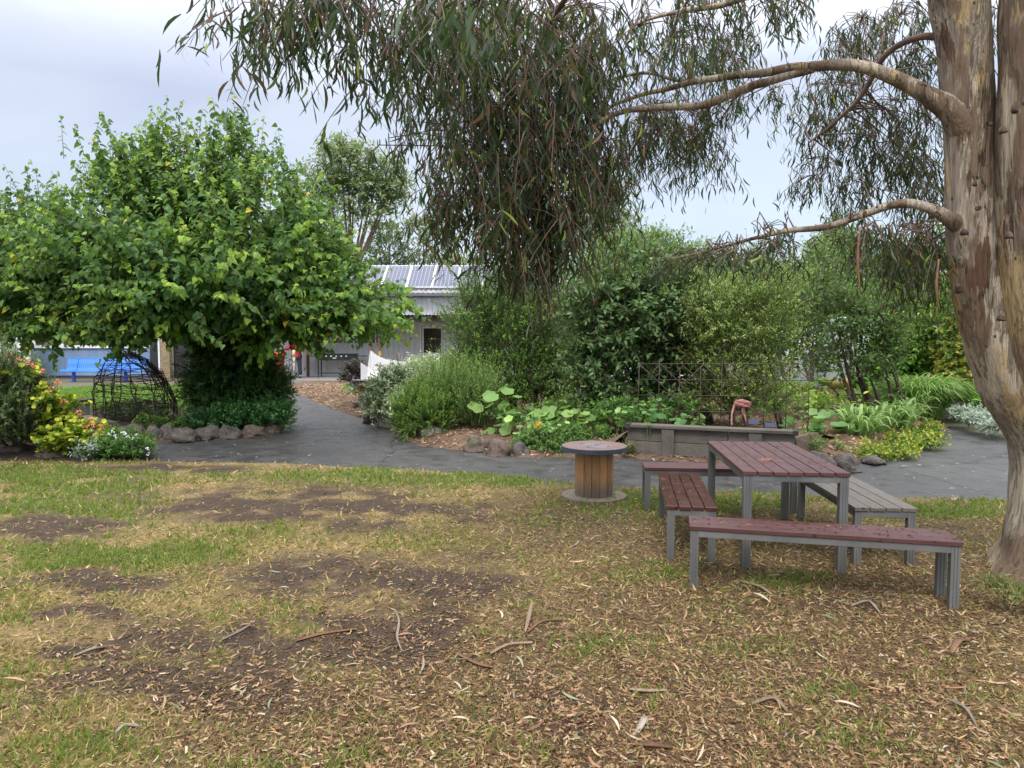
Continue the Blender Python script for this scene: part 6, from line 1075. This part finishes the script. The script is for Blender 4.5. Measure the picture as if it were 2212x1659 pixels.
# left fringe close to the camera
for q in [(545, -10, 70, 40, 3.5, 26, .30, .17, 'E'), (600, 60, 45, 50, 3.6, 16, .30, .17, 'E'), (640, 0, 80, 40, 3.5, 24, .28, .17, 'E'), (720, -10, 70, 40, 3.6, 22, .26, .17, 'E'), (690, -30, 60, 30, 3.5, 12, .28, .17, 'E'), (800, 0, 60, 50, 3.7, 24, .32, .17, 'E'), (785, 130, 24, 50, 3.7, 7, .34, .19, 'E'), (840, 60, 50, 60, 3.8, 22, .34, .17, 'E'), (865, 190, 24, 40, 4.2, 7, .3, .16, 'F'), (870, 270, 30, 24, 4.3, 5, .28, .15, 'F'), (835, 305, 20, 14, 4.3, 3, .2, .15, 'F'), (930, 0, 70, 50, 3.9, 28, .36, .18, 'E'), (920, 120, 50, 60, 4.2, 18, .4, .16, 'F'), (1040, -30, 120, 40, 3.4, 26, .30, .19, 'E')]: gum(*q[:5], int(q[5]*.8), q[6]*.95, q[7]*.8, q[8], nl=10, dy=.2, vert=.8)
# right of the mass, sparser
for q in [(1380, 20, 60, 50, 5.2, 12, .5, .14, 'D'), (1480, -10, 100, 40, 5.0, 26, .55, .13, 'D'), (1600, -20, 90, 30, 5.1, 22, .42, .13, 'D'), (1500, 75, 70, 30, 6.0, 26, .36, .13, 'D'), (1590, 80, 60, 30, 6.2, 18, .32, .13, 'D'), (1690, -20, 70, 30, 5.4, 14, .36, .13, 'D'), (1480, 110, 60, 20, 6.2, 16, .3, .12, 'A'), (1560, 135, 50, 14, 6.2, 16, .28, .12, 'A')]: gum(*q)
for q in [(1430, 235, 60, 30, 6.0, 44, .42, .12, 'A2'), (1500, 260, 50, 30, 6.2, 30, .40, .12, 'A2'), (1380, 275, 50, 30, 6.0, 30, .40, .12, 'A4'), (1470, 290, 70, 20, 6.2, 30, .36, .12, 'A2'), (1545, 235, 40, 20, 6.3, 12, .3, .12, 'A2'), (1540, 320, 14, 20, 6.2, 5, .3, .12, 'A2'), (1600, 210, 40, 14, 6.4, 9, .22, .12, 'A2'), (1690, 190, 50, 12, 6.4, 12, .26, .12, 'A')]: gum(*q)
for q in [(1760, 260, 60, 30, 6.5, 18, .34, .12, 'C', -.2), (1800, 180, 70, 20, 6.2, 26, .36, .12, 'C'), (1860, 60, 70, 40, 6.3, 36, .42, .13, 'C'), (1950, 30, 60, 40, 6.3, 34, .42, .13, 'C'), (1820, 120, 50, 30, 6.4, 18, .36, .12, 'C'), (1990, 140, 40, 50, 6.3, 26, .42, .13, 'C'), (1900, 230, 70, 40, 6.4, 34, .42, .12, 'C', -.2), (1980, 260, 50, 50, 6.4, 34, .42, .13, 'C'), (1840, 300, 60, 30, 6.5, 24, .40, .12, 'C', -.35), (1930, 330, 60, 30, 6.5, 34, .42, .13, 'C', -.2), (2000, 360, 40, 40, 6.4, 28, .42, .13, 'C'), (1780, 350, 50, 20, 6.5, 14, .34, .11, 'C', -.5), (1750, 390, 40, 14, 6.5, 9, .24, .11, 'C', -.6), (1860, 390, 50, 20, 6.5, 18, .3, .12, 'B', -.2), (2000, 410, 30, 20, 6.4, 16, .3, .12, 'B')]: gum(*q)
for q in [(1890, 500, 34, 20, 5.3, 24, .34, .125, 'B'), (1960, 500, 50, 30, 5.4, 44, .40, .125, 'B'), (2015, 510, 30, 30, 5.4, 32, .42, .125, 'B'), (1950, 545, 50, 20, 5.4, 28, .3, .12, 'B'), (1860, 510, 20, 10, 5.3, 6, .22, .12, 'B'), (1800, 500, 30, 10, 5.2, 6, .16, .12, 'B'), (1700, 515, 40, 10, 5.3, 14, .22, .12, 'B', -.2), (1640, 530, 50, 14, 5.4, 24, .24, .12, 'B', -.3), (1570, 540, 50, 14, 5.5, 24, .22, .12, 'B', -.3), (1500, 550, 50, 16, 5.6, 20, .2, .11, 'B', -.3), (1440, 565, 40, 14, 5.6, 14, .2, .11, 'B', -.3), (1700, 560, 30, 10, 5.4, 10, .16, .12, 'B')]: gum(*q[:5], max(3, int(q[5]*(.85 if q[0] > 1840 else .5))), *q[6:], tone=.05, hang=1.0 if q[0] > 1840 else .55, vert=1.0 if q[0] > 1840 else .25)
for q in [(1560, 515, 60, 20, 5.4, 8, .16, .12, 'B', 0), (1650, 485, 60, 14, 5.3, 8, .14, .12, 'B', 0), (2140, 60, 20, 80, 6.6, 16, .4, .13, 'C'), (2140, 200, 16, 60, 6.6, 10, .4, .13, 'C')]: gum(*q, nl=6)
for q in [(1160, 120, 110, 90, 5.0, 40, .4, .13, 'A3'), (1150, 300, 110, 90, 5.1, 50, .4, .13, 'A2'), (1150, 440, 110, 60, 5.1, 44, .34, .12, 'A2'), (1270, 300, 60, 90, 5.3, 24, .36, .12, 'A4')]: gum(*q, nl=13, tone=.10)
P = np.concatenate([g[0] for g in gS]); D = np.concatenate([g[1] for g in gS]); s = np.concatenate([g[2] for g in gS]); C = np.concatenate(gCol)
leafmesh('crown', 'gum', P, D, rdir(len(P)), s*.80, C, M['gumleaf'], gt, W=RG.uniform(.6, 1.0, len(P)))
twigmesh('twigs', np.concatenate(gTw+gTw2), .0045, M['gumtwig'], gt); twigmesh('branchlets', np.concatenate(FEED), .008, M['gumtwig'], gt)
# peeling bark strips hanging from the limbs
for x, y, L_, Y in ((2168//1, 470, .2, 4.6), (1838+20, 490, .45, 4.9), (1620, 190, .0, 5.2), (2028, 560, .35, 4.75)):
    if L_: p = A(x, y, Y); MB().tube(catmull([p, p-Vector((.01, 0, L_*.5)), p-Vector((-.015, 0, L_))], 4), lerps([.006, .012, .003], 9), 5).build('bark_strip', M['bk2'], gt)
# weeds round the foot of the trunk
bush('trunk_weeds', 'grass tufts growing around the foot of the gum trunk', 'plant', lobesV([(2140, 1262, 40, 8, 4.35, 14), (2200, 1292, 50, 8, 4.15, 16)]), 'needle', .05, ((.07, .12, .03), (.22, .2, .06)), 7, .07, .05, 1.4, stems=0)
# ================================================================ SKY, LIGHT, CAMERA
w = bpy.data.worlds.new('World'); SC.world = w; w.use_nodes = True; nt = w.node_tree; nt.nodes.clear(); out = nt.nodes.new('ShaderNodeOutputWorld')
sky = nt.nodes.new('ShaderNodeTexSky'); sky.sky_type = 'NISHITA'; sky.sun_disc = False; SE, SR = math.radians(52), math.radians(195); sky.sun_elevation = SE; sky.sun_rotation = SR
b1 = nt.nodes.new('ShaderNodeBackground'); b1.inputs[1].default_value = .05; nt.links.new(sky.outputs[0], b1.inputs[0])
tc = N(nt, 'ShaderNodeTexCoord'); mp = N(nt, 'ShaderNodeMapping'); mp.inputs['Scale'].default_value = (1, 1, 2.6); nt.links.new(tc.outputs['Generated'], mp.inputs[0])
n = noise(nt, mp.outputs[0], 1.7, 5, .5, .3); cl = ramp(nt, n, [(.34, (.64, .63, .74)), (.5, (.76, .77, .89)), (.62, (.92, .94, 1.0))])
sx = N(nt, 'ShaderNodeSeparateXYZ'); nt.links.new(tc.outputs['Generated'], sx.inputs[0]); gr = ramp(nt, sx.outputs[2], [(0, .172), (.30, .195), (.48, (.52, .51, .47)), (.8, (1.36, 1.3, 1.15))])   # overcast sky is brighter overhead
xr = ramp(nt, sx.outputs[0], [(0.0, (1.0, 1.0, 1.0)), (.25, (1.0, 1.02, 1.05))])
cl = mix(nt, mix(nt, cl, gr, 1, 'MULTIPLY'), xr, 1, 'MULTIPLY'); b2 = nt.nodes.new('ShaderNodeBackground'); b2.inputs[1].default_value = 2.1; nt.links.new(cl, b2.inputs[0])
ad = nt.nodes.new('ShaderNodeAddShader'); nt.links.new(b1.outputs[0], ad.inputs[0]); nt.links.new(b2.outputs[0], ad.inputs[1]); nt.links.new(ad.outputs[0], out.inputs[0])
sl = bpy.data.lights.new('sun', 'SUN'); sl.energy = 1.5; sl.angle = math.radians(18); sl.color = (1, .97, .92); so = bpy.data.objects.new('sun', sl); COL.objects.link(so)
sd_ = Vector((math.sin(SR)*math.cos(SE), math.cos(SR)*math.cos(SE), math.sin(SE))); so.rotation_euler = sd_.to_track_quat('Z', 'Y').to_euler(); so.location = (0, 0, 30)
cd = bpy.data.cameras.new('camera'); co = bpy.data.objects.new('camera', cd); COL.objects.link(co); SC.camera = co; cd.sensor_width = 36; cd.lens = 36*FV/2212; cd.clip_end = 3000; cd.clip_start = .05
co.location = (0, 0, CAMZ); co.rotation_euler = (math.pi/2-PIT, 0, 0)
SC.view_settings.view_transform = 'Standard'; SC.view_settings.look = 'None'; SC.view_settings.exposure = .62; SC.view_settings.gamma = 1
SC.render.engine = 'CYCLES'; SC.cycles.max_bounces = 5; SC.cycles.diffuse_bounces = 3; SC.cycles.glossy_bounces = 2; SC.cycles.transparent_max_bounces = 12
